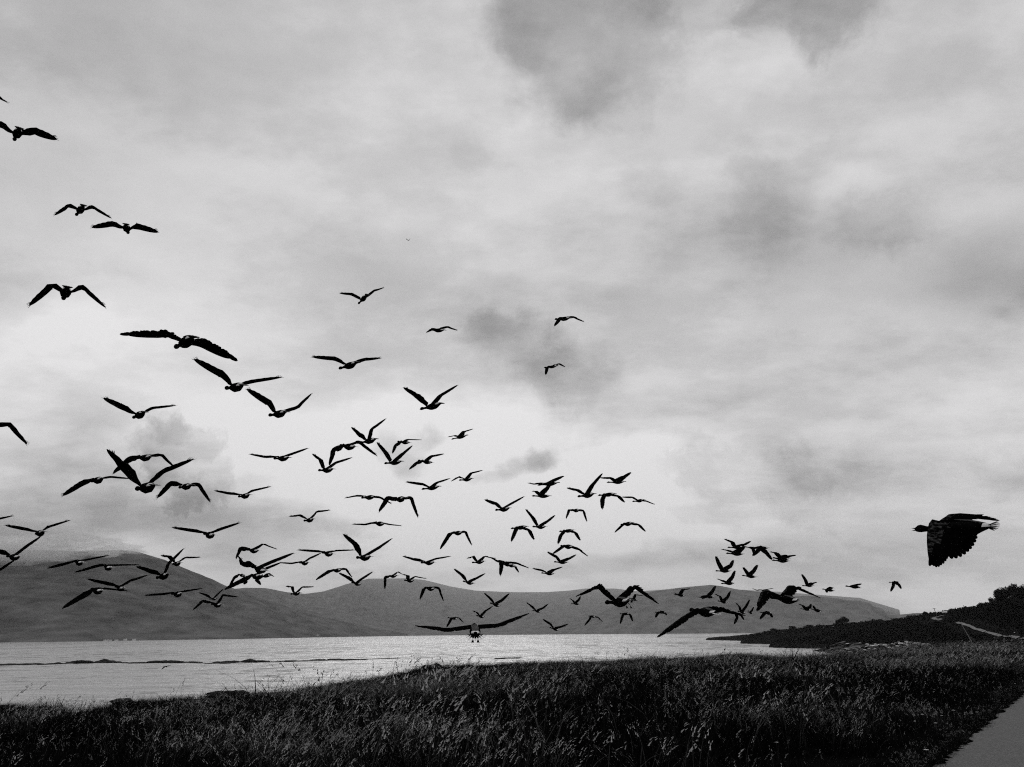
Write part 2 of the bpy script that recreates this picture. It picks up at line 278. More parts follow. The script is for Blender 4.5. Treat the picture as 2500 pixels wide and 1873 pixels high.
# ------------------------------------------------------------------ sea
def sea_mat():
    m = bpy.data.materials.new('sea_water'); m.use_nodes = True; t = m.node_tree; p = t.nodes['Principled BSDF']
    p.inputs['IOR'].default_value = 1.6; p.inputs['Roughness'].default_value = .18
    c = t.nodes.new('ShaderNodeTexCoord')
    def nn(s, st, det, w):
        mp = t.nodes.new('ShaderNodeMapping'); mp.inputs['Scale'].default_value = st; mp.inputs['Rotation'].default_value = (0, 0, .12); t.links.new(c.outputs['Object'], mp.inputs[0])
        n = t.nodes.new('ShaderNodeTexNoise'); n.inputs['Scale'].default_value = s; n.inputs['Detail'].default_value = det; n.inputs['Roughness'].default_value = .62; t.links.new(mp.outputs[0], n.inputs['Vector'])
        k = t.nodes.new('ShaderNodeMath'); k.operation = 'MULTIPLY'; k.inputs[1].default_value = w; t.links.new(n.outputs['Fac'], k.inputs[0]); return k.outputs[0]
    def add(a, b):
        k = t.nodes.new('ShaderNodeMath'); k.operation = 'ADD'; t.links.new(a, k.inputs[0]); t.links.new(b, k.inputs[1]); return k.outputs[0]
    h = add(add(nn(1.1, (.6, 1.3, 1), 6, .16), nn(.16, (.5, 1.4, 1), 5, 1.3)), nn(.03, (.5, 1.3, 1), 4, 5.0))
    p.inputs['Base Color'].default_value = (.42, .42, .42, 1)  # pale base puts the brightness of reflected sky into the colour
    b = t.nodes.new('ShaderNodeBump'); b.inputs['Distance'].default_value = 1.0; b.inputs['Strength'].default_value = .8; t.links.new(h, b.inputs['Height']); t.links.new(b.outputs[0], p.inputs['Normal'])
    # wind-ruffled patches at every size: rougher and smoother water, dark and bright reflections painted as base colour
    mp = t.nodes.new('ShaderNodeMapping'); mp.inputs['Scale'].default_value = (1, .3, 1); t.links.new(c.outputs['Object'], mp.inputs[0])
    n = t.nodes.new('ShaderNodeTexNoise'); n.inputs['Scale'].default_value = .012; n.inputs['Detail'].default_value = 6; n.inputs['Roughness'].default_value = .7; t.links.new(mp.outputs[0], n.inputs['Vector'])
    mp2 = t.nodes.new('ShaderNodeMapping'); mp2.inputs['Scale'].default_value = (1, .65, 1); t.links.new(c.outputs['Object'], mp2.inputs[0])
    n2 = t.nodes.new('ShaderNodeTexNoise'); n2.inputs['Scale'].default_value = .20; n2.inputs['Detail'].default_value = 4; n2.inputs['Roughness'].default_value = .7; t.links.new(mp2.outputs[0], n2.inputs['Vector'])
    mp3 = t.nodes.new('ShaderNodeMapping'); mp3.inputs['Scale'].default_value = (1, .4, 1); t.links.new(c.outputs['Object'], mp3.inputs[0])
    n3 = t.nodes.new('ShaderNodeTexNoise'); n3.inputs['Scale'].default_value = .045; n3.inputs['Detail'].default_value = 5; n3.inputs['Roughness'].default_value = .7; t.links.new(mp3.outputs[0], n3.inputs['Vector'])
    def mul(a_, w_):
        k = t.nodes.new('ShaderNodeMath'); k.operation = 'MULTIPLY'; k.inputs[1].default_value = w_; t.links.new(a_, k.inputs[0]); return k.outputs[0]
    mixn = add(add(mul(n.outputs['Fac'], .27), mul(n2.outputs['Fac'], .46)), mul(n3.outputs['Fac'], .27))
    rp = t.nodes.new('ShaderNodeMapRange'); rp.interpolation_type = 'SMOOTHSTEP'; t.links.new(mixn, rp.inputs['Value']); rp.inputs['From Min'].default_value = .43; rp.inputs['From Max'].default_value = .505
    q = t.nodes.new('ShaderNodeBsdfPrincipled'); q.inputs['Base Color'].default_value = (.02, .02, .02, 1); q.inputs['Roughness'].default_value = .55; q.inputs['IOR'].default_value = 1.5  # near-black base stands in for the darker reflections
    mx = t.nodes.new('ShaderNodeMixShader'); t.links.new(rp.outputs[0], mx.inputs[0]); t.links.new(q.outputs[0], mx.inputs[1]); t.links.new(p.outputs[0], mx.inputs[2])
    t.links.new(mx.outputs[0], t.nodes['Material Output'].inputs['Surface'])
    return m
sr = np.geomspace(12, 14000, 46); sa = np.linspace(0, 2 * PI, 97)[:-1]
sv = [(0, 0, 0)] + [(r * math.sin(a), r * math.cos(a), 0) for r in sr for a in sa]
sf = [(0, 1 + j, 1 + (j + 1) % 96) for j in range(96)] + [(1 + i * 96 + j, 1 + i * 96 + (j + 1) % 96, 1 + (i + 1) * 96 + (j + 1) % 96, 1 + (i + 1) * 96 + j) for i in range(45) for j in range(96)]
sf = [f[::-1] for f in sf]
tag(mesh_obj('sea', sv, sf, sea_mat()), kind='structure')

# ------------------------------------------------------------------ far hills
shore_px = [(-500, 1573), (0, 1569), (200, 1566.5), (400, 1563), (600, 1560), (800, 1556), (1000, 1552.5), (1250, 1550), (1500, 1548.2), (1720, 1547), (2000, 1544), (2300, 1541.5), (2900, 1536)]
def shore_r(px):
    y = np.interp(px, [p[0] for p in shore_px], [p[1] for p in shore_px]); g = at_z(px, y, 0); return float(np.hypot(*g))
def hill(name, ridge, Rr, lo, hi, x0, x1, seed, depth_back=1.6, foot=None):
    xs = np.arange(x0, x1 + 1, 6.0); ts = np.concatenate([np.linspace(0, 1, 46), np.linspace(1.06, depth_back, 6)])
    V = []; 
    for px in xs:
        rs_ = foot(px) if foot else shore_r(px); rr = np.interp(px, Rr[0], Rr[1]); yr = np.interp(px, [p[0] for p in ridge], [p[1] for p in ridge])
        top = at_r(px, yr, rr); zt = max(top[2], 1); dx = top[:2] / rr
        for t in ts:
            r = rs_ + (rr - rs_) * t; q = dx * r
            if t <= 1: z = zt * (t ** 1.25 * .82 + .18 * math.sin(t * PI / 2))
            else: z = zt * (1 - (t - 1) * 1.3)
            amp = zt * .10 * math.sin(min(t, 1) * PI) 
            z += amp * nz(q[0], q[1], 260, seed) * 1.1 + (3.0 if 0 < t < 1.0 else .8) * nz(q[0], q[1], 45, seed + 2)
            V.append((q[0], q[1], z if t > 0 else -1))
    n = len(ts); f = [(i * n + j, (i + 1) * n + j, (i + 1) * n + j + 1, i * n + j + 1) for i in range(len(xs) - 1) for j in range(n - 1)]
    m = material(name + '_heath', lo, hi, scale=.02, rough=1, spec=0, detail=12, contrast=(.34, .68), coord='Object', stretch=(1, .4, 2.2), bump=1, bdist=25, bscale=.03)
    return tag(mesh_obj(name, V, f, m, smooth=True), kind='structure')
left_ridge = [(-600, 1330), (-100, 1338), (100, 1344), (200, 1345), (300, 1343), (330, 1346), (400, 1366), (460, 1391), (520, 1415), (550, 1430), (580, 1440), (640, 1462), (760, 1500), (900, 1530), (1000, 1549)]
mid_ridge = [(300, 1470), (500, 1450), (550, 1440), (600, 1435), (650, 1436), (700, 1446), (745, 1450), (790, 1444), (850, 1425), (900, 1413), (1000, 1412), (1040, 1417), (1100, 1432), (1160, 1442), (1250, 1446), (1330, 1446), (1390, 1442),
             (1430, 1437), (1500, 1437), (1560, 1444), (1600, 1441), (1700, 1434), (1900, 1445), (2100, 1460), (2200, 1490)]
right_ridge = [(1380, 1549), (1430, 1520), (1500, 1478), (1560, 1452), (1600, 1443), (1650, 1436), (1700, 1431), (1735, 1428), (1760, 1431), (1800, 1439), (1850, 1445), (1900, 1449), (1940, 1456), (1970, 1455), (2030, 1459), (2070, 1466), (2100, 1467), (2125, 1473), (2132, 1481),
               (2150, 1485), (2158, 1489), (2165, 1501), (2172, 1503), (2230, 1497), (2260, 1497), (2400, 1502), (2600, 1510)]
hill('mountain_slope', left_ridge, ([-600, 0, 400, 1000], [2100, 2300, 2500, 3600]), .03, .13, -600, 1000, 1.3)
hill('distant_hills', mid_ridge, ([300, 600, 750, 900, 1000, 2200], [3000, 3500, 5600, 10000, 12500, 13000]), .06, .16, 300, 2200, 4.7)
hill('moorland_hill', right_ridge, ([1380, 2170, 2600], [3900, 3300, 3300]), .08, .18, 1380, 2600, 8.2, foot=lambda px: max(shore_r(px) * .99, 1500))  # paler heath albedo also carries part of the haze's lightening

# ------------------------------------------------------------------ asphalt road, verge and tracks
def ribbon(name, line, width, mat, zoff, side=None, jag=0, sub=6):
    L = []
    for a, b in zip(line[:-1], line[1:]):
        for k in range(sub): L.append(a + (b - a) * k / sub)
    L.append(line[-1]); L = np.array(L); T = np.gradient(L, axis=0); T /= np.linalg.norm(T, axis=1)[:, None]; Nn = np.stack([T[:, 1], -T[:, 0]], 1)
    ks = np.linspace(0, 1, 5) if side else np.linspace(-.5, .5, 5)
    V = []; hh = []
    for i, (p, n) in enumerate(zip(L, Nn)):
        for k in ks:
            j = (random.uniform(-jag, jag) if abs(k) in (0, .5) else 0)
            V.append(p + n * (k * width + j))
    V = np.array(V); z = height(V)[0] + zoff
    f = [(i * 5 + j, i * 5 + j + 1, i * 5 + j + 6, i * 5 + j + 5) for i in range(len(L) - 1) for j in range(4)]
    f = [q[::-1] for q in f]
    return tag(mesh_obj(name, np.column_stack([V, z]), f, mat), kind='structure')
asph = material('asphalt', .05, .15, scale=38, rough=.9, spec=.2, bump=.6, detail=6, contrast=(.3, .7), bscale=120, bdist=.01)
ribbon('road', road_left, 5.0, asph, .03, side=1, jag=.06, sub=14)
trk = material('track_gravel', .10, .24, scale=.5, rough=1, spec=.1)
tA = [hit(x, y) for x, y in ((2336, 1521), (2350, 1524), (2366, 1529), (2380, 1536), (2400, 1542), (2430, 1550), (2465, 1555), (2500, 1560), (2560, 1566))]
ribbon('gravel_track', [p[:2] for p in tA], 1.1, trk, .12)
tB = [hit(x, y) for x, y in ((2296, 1514), (2278, 1509), (2290, 1506), (2305, 1502.5))]
ribbon('gravel_track', [p[:2] for p in tB], 1.6, trk, .12)

# ------------------------------------------------------------------ vegetation
def stuff_instances(name, pts, rot, scl, protos, label=None):
    c = bpy.data.collections.new(name + '_kinds')
    for p in protos: c.objects.link(p)
    me = bpy.data.meshes.new(name); me.from_pydata([tuple(p) for p in pts], [], [])
    a = me.attributes.new('rot', 'FLOAT_VECTOR', 'POINT'); a.data.foreach_set('vector', np.asarray(rot, np.float32).ravel())
    a = me.attributes.new('scl', 'FLOAT_VECTOR', 'POINT'); a.data.foreach_set('vector', np.asarray(scl, np.float32).ravel())
    o = bpy.data.objects.new(name, me); COL.objects.link(o)
    g = bpy.data.node_groups.new(name, 'GeometryNodeTree')
    g.interface.new_socket('Geometry', in_out='INPUT', socket_type='NodeSocketGeometry'); g.interface.new_socket('Geometry', in_out='OUTPUT', socket_type='NodeSocketGeometry')
    n = g.nodes; l = g.links; gi = n.new('NodeGroupInput'); go = n.new('NodeGroupOutput')
    ip = n.new('GeometryNodeInstanceOnPoints'); ci = n.new('GeometryNodeCollectionInfo'); ci.inputs['Collection'].default_value = c
    ci.inputs['Separate Children'].default_value = True; ci.inputs['Reset Children'].default_value = True
    ip.inputs['Pick Instance'].default_value = True
    r = n.new('GeometryNodeInputNamedAttribute'); r.data_type = 'FLOAT_VECTOR'; r.inputs['Name'].default_value = 'rot'
    s = n.new('GeometryNodeInputNamedAttribute'); s.data_type = 'FLOAT_VECTOR'; s.inputs['Name'].default_value = 'scl'
    l.new(gi.outputs[0], ip.inputs['Points']); l.new(ci.outputs[0], ip.inputs['Instance']); l.new(r.outputs[0], ip.inputs['Rotation']); l.new(s.outputs[0], ip.inputs['Scale'])
    l.new(ip.outputs[0], go.inputs[0])
    md = o.modifiers.new('scatter', 'NODES'); md.node_group = g
    tag(o, label, None, None, 'stuff'); return o
def proto(name, V, Fc, mats, mi):
    me = bpy.data.meshes.new(name); me.from_pydata(V, [], Fc)
    for m in mats: me.materials.append(m)
    me.polygons.foreach_set('material_index', mi); me.update()
    return bpy.data.objects.new(name, me)
def blade(V, Fc, mi, base, h, lean, az, w, m, seg=4, droop=.5):
    s = len(V); dx, dy = math.cos(az), math.sin(az); sx, sy = -dy, dx
    for k in range(seg + 1):
        t = k / seg; hx = lean * t + droop * h * t ** 3; z = h * (t - .28 * droop * t ** 3)
        ww = w * (1 - t ** 1.6) + .0006
        x, y = base[0] + dx * hx, base[1] + dy * hx
        V.append((x - sx * ww, y - sy * ww, z)); V.append((x + sx * ww, y + sy * ww, z))
    for k in range(seg): Fc.append((s + 2 * k, s + 2 * k + 1, s + 2 * k + 3, s + 2 * k + 2)); mi.append(m)
    return (base[0] + dx * (lean + droop * h), base[1] + dy * (lean + droop * h), h * (1 - .28 * droop))
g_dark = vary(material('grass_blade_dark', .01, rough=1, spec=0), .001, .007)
g_mid = vary(material('grass_blade_highlight', .04, rough=1, spec=0), .001, .05)  # scattered paler blades and stems, stalk highlights put into their colour
g_head = vary(material('grass_seed_head', .2, rough=1, spec=0), .03, .40)
def clump(kind, k):
    rnd = random.Random(k * 77 + len(kind)); V, Fc, mi = [], [], []
    n = 46
    for i in range(n):
        a = rnd.uniform(0, 2 * PI); b = (rnd.gauss(0, .16), rnd.gauss(0, .16)); wa = rnd.gauss(.2, 1.2)
        h = rnd.uniform(.2, .46)
        blade(V, Fc, mi, b, h, h * rnd.uniform(.05, .35), a if rnd.random() < .5 else wa, rnd.uniform(.003, .006), 1 if rnd.random() < (.02 if kind == 'dark' else .3) else 0, 4, rnd.uniform(.2, .8))
    heads = {'dark': 1, 'pale': 11}[kind]
    for i in range(heads):
        b = (rnd.gauss(0, .17), rnd.gauss(0, .17)); wa = rnd.gauss(.3, .8); h = rnd.uniform(.38, .66)
        tip = blade(V, Fc, mi, b, h, h * .12, wa, .0022, 1, 4, .15)
        dx, dy = math.cos(wa), math.sin(wa); L = rnd.uniform(.03, .07)      # drooping panicle of small spikelets
        for q in range(5):
            t = q / 4; s = len(V); x = tip[0] + dx * L * t; y = tip[1] + dy * L * t; z = tip[2] + .10 * (t - .6) - .4 * L * t * t
            jx, jy, jz = (rnd.gauss(0, .008) for _ in range(3)); w = .0042 * (1.2 - t * .7); l = .045
            V += [(x + jx - w, y + jy, z + jz), (x + jx, y + jy + w, z + jz + .003), (x + jx + dx * l * .45, y + jy + dy * l * .45, z + jz + .034 - .02 * t), (x + jx + w, y + jy - w, z + jz - .003)]
            Fc.append((s, s + 1, s + 2, s + 3)); mi.append(2)
    return proto('grass_tuft_' + kind + str(k), V, Fc, [g_dark, g_mid, g_head], mi)
# sample tuft positions across the field
def sample_field(dens, seed):
    rng = np.random.RandomState(seed); out = []
    for r0, r1, d in dens:
        area = math.radians(76) * (r1 ** 2 - r0 ** 2) / 2; n = int(area * d)
        r = np.sqrt(rng.uniform(r0 ** 2, r1 ** 2, n)); a = rng.uniform(math.radians(-38), math.radians(38), n)
        out.append(np.stack([r * np.sin(a), r * np.cos(a)], 1))
    return np.concatenate(out)
P = sample_field(((9, 16, 13), (16, 26, 10), (26, 45, 7), (45, 90, 3.6), (90, 190, 1.1)), 3)
h, sn, sp, drd, px_, t_ = height(P)
rd = poly_sd(P, road_left + [p + np.array((6, -5.)) for p in road_left[::-1]])
gap = project(np.column_stack([P, h]))[0]; gap = (((gap[:, 0] - 130) / 62) ** 2 + ((gap[:, 1] - 1722) / 10) ** 2) < 1
keep = ~gap & (sn > -1.2) & (rd < -.12) & (h > .5) & (t_ < .45)
P, h, drd, sn = P[keep], h[keep], drd[keep], sn[keep]
pn = np.array([nz(x, y, 6.0, 21.) * 1.2 + .6 * nz(x, y, 1.8, 31.) for x, y in P])
rr = np.hypot(P[:, 0], P[:, 1])
pale = (pn + np.random.RandomState(5).normal(0, .10, len(P)) > .38)
rg = np.random.RandomState(8)
verge = smooth01((drd - .2) / 2.2)
size = (0.42 + .62 * rg.rand(len(P))) * (1 + .45 * np.array([nz(x, y, 2.6, 51.) for x, y in P])) * (.35 + .65 * verge) * (1 + .25 * np.clip(pn, -1, 1)) * np.interp(rr, [9, 60, 190], [1, 1.25, 1.8]) 
size *= np.where(rr > 30, np.clip(.55 + sn / 25, .55, 1), 1) * (1 + .6 * (rg.rand(len(P)) > .955))
wide = np.interp(rr, [9, 40, 100, 190], [1.35, 1.8, 2.6, 3.6])
rot = np.column_stack([rg.normal(0, .08, len(P)), rg.normal(0, .08, len(P)), rg.normal(0, 1.5, len(P))])
scl = np.column_stack([size * wide, size * wide, size])
# low plants spilling over the asphalt edge
rl = np.array(road_left[1:-2]); ev = []
for a, b in zip(rl[:-1], rl[1:]):
    L_ = np.linalg.norm(b - a); nn_ = np.array((b - a)[::-1]) * (1, -1) / L_
    for _ in range(int(L_ * 26)): ev.append(a + (b - a) * rg.rand() + nn_ * (-abs(rg.normal(0, .30)) + .0))
ev = np.array(ev); eh = height(ev)[0]; es = rg.uniform(.08, .26, len(ev))
P = np.vstack([P, ev]); h = np.concatenate([h, eh + .04]); pale = np.concatenate([pale, rg.rand(len(ev)) < .25]); rot = np.vstack([rot, np.column_stack([rg.normal(0, .3, (len(ev), 2)), rg.uniform(0, 6, len(ev))])]); scl = np.vstack([scl, np.column_stack([es * 1.7, es * 1.7, es])])
pts = np.column_stack([P, h - .02])
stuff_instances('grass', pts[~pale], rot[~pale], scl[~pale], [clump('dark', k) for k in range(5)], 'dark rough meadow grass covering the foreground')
stuff_instances('seeding_grass', pts[pale], rot[pale], scl[pale], [clump('pale', k) for k in range(6)], 'pale seed heads in drifts across the dark meadow')

# scrub on the headland
def shrub_proto(k):
    rnd = random.Random(k + 400); V, Fc, mi = [], [], []
    for i in range(150):
        th = rnd.uniform(0, 2 * PI); ph = math.acos(rnd.uniform(-.1, 1)); r = rnd.uniform(.55, 1.0) * (1 + .25 * math.sin(3 * th + k))
        c = Vector((r * math.sin(ph) * math.cos(th), r * math.sin(ph) * math.sin(th), r * math.cos(ph) * .75)); s = .17
        e = [Vector((rnd.gauss(0, s), rnd.gauss(0, s), rnd.gauss(0, s))) for _ in range(3)]; b = len(V)
        V += [tuple(c + q) for q in e]; Fc.append((b, b + 1, b + 2)); mi.append(0)
    return proto('shrub' + str(k), V, Fc, [scrub_m], mi)
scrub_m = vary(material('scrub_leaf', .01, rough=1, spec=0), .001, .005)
rng = np.random.RandomState(44); n = 9000
pxs = rng.uniform(1728, 2620, n); t = rng.uniform(.12, 1.06, n); Rr = np.interp(pxs, RRX, RRR); rr2 = Rr * (.5 + .5 * t)
dirs = np.array([at_r(x, 1500, 1.0)[:2] for x in pxs]); P2 = dirs * rr2[:, None]
h2, sn2, sp2, _, _, t2 = height(P2); k = (sp2 > 3) & (sn2 < -3) & (h2 > 1.0)
for T in (tA, tB): k &= seg_dist(P2, [p[:2] for p in T]) > 5.5
P2, h2, rr2 = P2[k], h2[k], rr2[k]; sz = rng.uniform(.3, .9, len(P2)) * (1 + 1.1 * (rng.rand(len(P2)) > .93)) * np.interp(pxs[k], [1728, 1900, 2300, 2500], [.55, .8, 1.1, 1.6])
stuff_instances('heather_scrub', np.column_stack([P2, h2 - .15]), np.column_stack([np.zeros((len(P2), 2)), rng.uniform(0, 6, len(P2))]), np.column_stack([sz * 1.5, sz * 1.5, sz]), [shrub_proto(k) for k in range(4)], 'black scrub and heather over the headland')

# bushes along the headland skyline
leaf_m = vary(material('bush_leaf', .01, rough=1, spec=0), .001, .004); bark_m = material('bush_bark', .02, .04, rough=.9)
def bush(px, pbase, ptop, wpx, label, seed):
    rnd = random.Random(seed); g = hit(px, pbase, 200, 620); R = math.hypot(g[0], g[1]); m = R / F * 1.03
    H = max((pbase - ptop) * m, 1.2); Wd = wpx * m / 2
    root = empty('bush', (g[0], g[1], g[2] - .2)); tag(root, label, 'bush', 'bushes along the headland skyline')
    V, Fc = [], []; lobes = [(rnd.uniform(-.55, .55) * Wd, rnd.uniform(-.5, .5) * Wd, rnd.uniform(.35, .78) * H, rnd.uniform(.32, .5)) for _ in range(7)] + [(0, 0, .66 * H, .5)]
    for i in range(3200):
        lx, ly, lz, lr = rnd.choice(lobes); v = Vector((rnd.gauss(0, 1), rnd.gauss(0, 1), rnd.gauss(0, 1))).normalized() * (rnd.random() ** .4)
        c = Vector((lx + v.x * Wd * lr * 1.15, ly + v.y * Wd * lr * 1.15, lz + v.z * H * lr * .62)); s = .07 * H / 4 + .05; b = len(V)
        c.z = max(c.z, .1)
        e = [Vector((rnd.gauss(0, s), rnd.gauss(0, s), rnd.gauss(0, s))) for _ in range(3)]
        V += [tuple(c + q) for q in e]; Fc.append((b, b + 1, b + 2))
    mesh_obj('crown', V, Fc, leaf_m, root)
    V, Fc = [], []
    def limb(a, b, r0, r1):
        a, b = Vector(a), Vector(b); d = (b - a).normalized(); u = d.orthogonal().normalized(); w = d.cross(u); s = len(V)
        for p, r in ((a, r0), (b, r1)):
            for q in range(6): an = q * PI / 3; V.append(tuple(p + (u * math.cos(an) + w * math.sin(an)) * r))
        for q in range(6): Fc.append((s + q, s + (q + 1) % 6, s + 6 + (q + 1) % 6, s + 6 + q))
    limb((0, 0, -.2), (0, 0, H * .35), .05 * H, .03 * H)
    for q in range(5): lx, ly, lz, lr = lobes[q]; limb((0, 0, H * (.2 + .03 * q)), (lx, ly, lz), .025 * H, .008 * H)
    mesh_obj('trunk', V, Fc, bark_m, root)
for i, (px, b, tp, w, lab) in enumerate((
    (1888, 1543, 1534, 24, 'low black bush nearest the rocky point on the headland slope'),
    (1935, 1537, 1529, 22, 'small rounded bush left of the square clipped bush pair'),
    (1972, 1535, 1526, 26, 'low spreading bush just left of the tall bush pair'),
    (2046, 1528, 1513, 17, 'shorter left bush of the upright pair on the skyline'),
    (2063, 1527, 1508, 19, 'taller right bush of the upright pair on the skyline'),
    (2150, 1519, 1512, 20, 'low bush between the tall pair and the small pale track'),
    (2259, 1507, 1494, 13, 'small knobbly bush left of the leaning pole'),
    (2322, 1500, 1488, 14, 'round bush directly right of the parked white car'),
    (2333, 1498, 1487, 16, 'second bush right of the parked white car'),
    (2371, 1493, 1483, 14, 'small bush right of the thin skyline stake'),
    (2398, 1490, 1474, 22, 'spreading bush at the left foot of the dark copse'),
    (2412, 1488, 1472, 24, 'rounded bush second from left in the dark copse'),
    (2432, 1486, 1463, 24, 'bush at the first step up of the dark copse'),
    (2448, 1484, 1448, 26, 'ragged bush on the steep left flank of the copse'),
    (2464, 1480, 1440, 30, 'broad tall bush at the left crown of the copse'),
    (2484, 1476, 1434, 32, 'tallest bush of the copse near the right photo edge'),
    (2506, 1474, 1436, 34, 'bush cut off by the right photo edge'),
    (2540, 1470, 1434, 40, 'bush just beyond the right photo edge'),
    (2455, 1500, 1470, 40, 'lower bush in front of the copse flank'),
    (2495, 1505, 1470, 44, 'lower bush in front of the tallest copse bush'))):
    bush(px, b, tp, w, lab, i + 50)

# ------------------------------------------------------------------ rocks, reef, stones
def rock_mesh(sx, sy, sz, seed, n=10, rough=.35):
    V, Fc = [], []; m = 2 * n
    for i in range(n + 1):
        th = PI * i / n
        for j in range(m):
            a = 2 * PI * j / m; v = Vector((math.sin(th) * math.cos(a), math.sin(th) * math.sin(a), math.cos(th)))
            r = 1 + rough * mnoise.fractal(v * 1.7 + Vector((seed, seed * 2, 0)), 1, 2, 4) + .1 * mnoise.cell(v * 3 + Vector((seed, 0, 0)))
            V.append((v.x * sx * r, v.y * sy * r, v.z * sz * r))
    for i in range(n):
        for j in range(m): Fc.append((i * m + j, (i + 1) * m + j, (i + 1) * m + (j + 1) % m, i * m + (j + 1) % m))
    return V, Fc
wet_rock = material('wet_rock', .002, .012, scale=1.5, rough=.8, spec=.04, bump=.5)
def reef(px0, px1, y0, y1, label, seed, hmax=.42):
    rnd = random.Random(seed); a = at_z(px0, y0, 0); b = at_z(px1, y1, 0); L = np.linalg.norm(b - a); n = int(L / .75)
    c = (a + b) / 2; root = empty('reef', (c[0], c[1], 0)); tag(root, label, 'reef', 'weedy reefs awash in the bay')
    V, Fc = [], []
    for i in range(n):
        t = (i + rnd.random()) / n; p = a + (b - a) * t - c; hh = 1.25 * hmax * rnd.uniform(.1, 1.25) * (math.sin(PI * min(max(t, .06), .94)) ** .5)
        v, f = rock_mesh(rnd.uniform(.9, 2.4), rnd.uniform(.8, 2.6), hh, rnd.random() * 50, 5); s = len(V); oy = rnd.gauss(0, 2.4)
        V += [(x + p[0], y + p[1] + oy, z) for x, y, z in v]; Fc += [tuple(q + s for q in g) for g in f]
    mesh_obj('weedy_rocks', V, Fc, wet_rock, root, smooth=True)['kind'] = 'stuff'
reef(-120, 130, 1626, 1622, 'thin black reef touching the left photo edge in the bay', 1, .22)
reef(135, 305, 1620.5, 1617.5, 'thickest black reef in the left of the bay', 2, .5)
reef(310, 500, 1619, 1617.5, 'black reef just right of the thickest one', 3, .36)
reef(505, 575, 1619, 1618.5, 'short low reef in the middle of the reef line', 4, .26)
reef(560, 660, 1617.5, 1616.5, 'knobbly reef with raised middle in the reef line', 5, .44)
reef(660, 960, 1616, 1608, 'thin broken reef at the right end of the reef line', 6, .18)
reef(1205, 1260, 1609, 1606, 'tiny reef close to the grassy bank edge', 7, .14)
for i, (px, py, z, s, lab) in enumerate(((545, 1681, 3.0, (.55, .4, .16), 'dark rounded bank boulder right of the beach gap'), (585, 1677, 3.2, (.4, .4, .15), 'dark boulder beside a taller grass fringe on the bank'),
        (1052, 1618, 3.4, (.55, .5, .24), 'dark hump of rock on the bank below the rear-view goose'), (1068, 1617, 3.5, (.35, .4, .28), 'smaller dark rock on the bank right of the hump'),
        (300, 1693, 2.6, (.4, .4, .12), 'low dark rock at the edge of the beach gap'))):
    g = at_z(px, py + 4, 4.0); zz_ = hz(*g); v, f = rock_mesh(*s, i * 3.3, 9); o = mesh_obj('boulder', v, f, wet_rock, smooth=True); o.location = (g[0], g[1], zz_ + .15); tag(o, lab, 'boulder', 'boulders on the bank edge')
stone_m = vary(material('beach_stone', .4, rough=.9), .12, .75)
def stone_proto(k):
    v, f = rock_mesh(1, .8, .55, k * 4.4, 4); return proto('stone' + str(k), v, f, [stone_m], [0] * len(f))
rng = np.random.RandomState(12); sp_ = []
for px, py, sx, sy, n in ((138, 1716, 26, 2.2, 420), (120, 1721, 26, 2, 200)):
    for _ in range(n):
        g = at_z(px + rng.normal(0, sx), py + rng.normal(0, sy), 3.6); sp_.append(g)
sp_ = np.array(sp_); hs = height(sp_)[0]; sc = rng.uniform(.03, .08, len(sp_))
stuff_instances('beach_stones', np.column_stack([sp_, hs + .03]), np.column_stack([np.zeros((len(sp_), 2)), rng.uniform(0, 6, len(sp_))]), np.column_stack([sc, sc, sc]), [stone_proto(k) for k in range(4)], 'pale stones in the gap of the bank')
rng = np.random.RandomState(13); sp_ = []
for px, py, sx, sy, n in ((2060, 1561, 110, 2.6, 500), (2000, 1558, 60, 1.0, 260), (2150, 1590, 60, 2.5, 500), (2240, 1586, 70, 2.5, 300), (2180, 1544, 70, .8, 300), (1850, 1560, 50, 1, 160)):
    for _ in range(n): sp_.append(at_z(px + rng.normal(0, sx), py + rng.normal(0, sy), 1.0 if py > 1556 else 2.0))
sp_ = np.array([p for p in sp_ if 60 < np.hypot(*p) < 640]); hs, a1, a2, _, _, _ = height(sp_); k = (hs > .15) & (a1 < -1); sp_, hs = sp_[k], hs[k]; sc = rng.uniform(.12, .42, len(sp_))
stuff_instances('shore_boulders', np.column_stack([sp_, hs]), np.column_stack([np.zeros((len(sp_), 2)), rng.uniform(0, 6, len(sp_))]), np.column_stack([sc * 1.5, sc * 1.5, sc * .8]), [stone_proto(k + 9) for k in range(4)], 'grey stones strewn over the dark rocky shore')

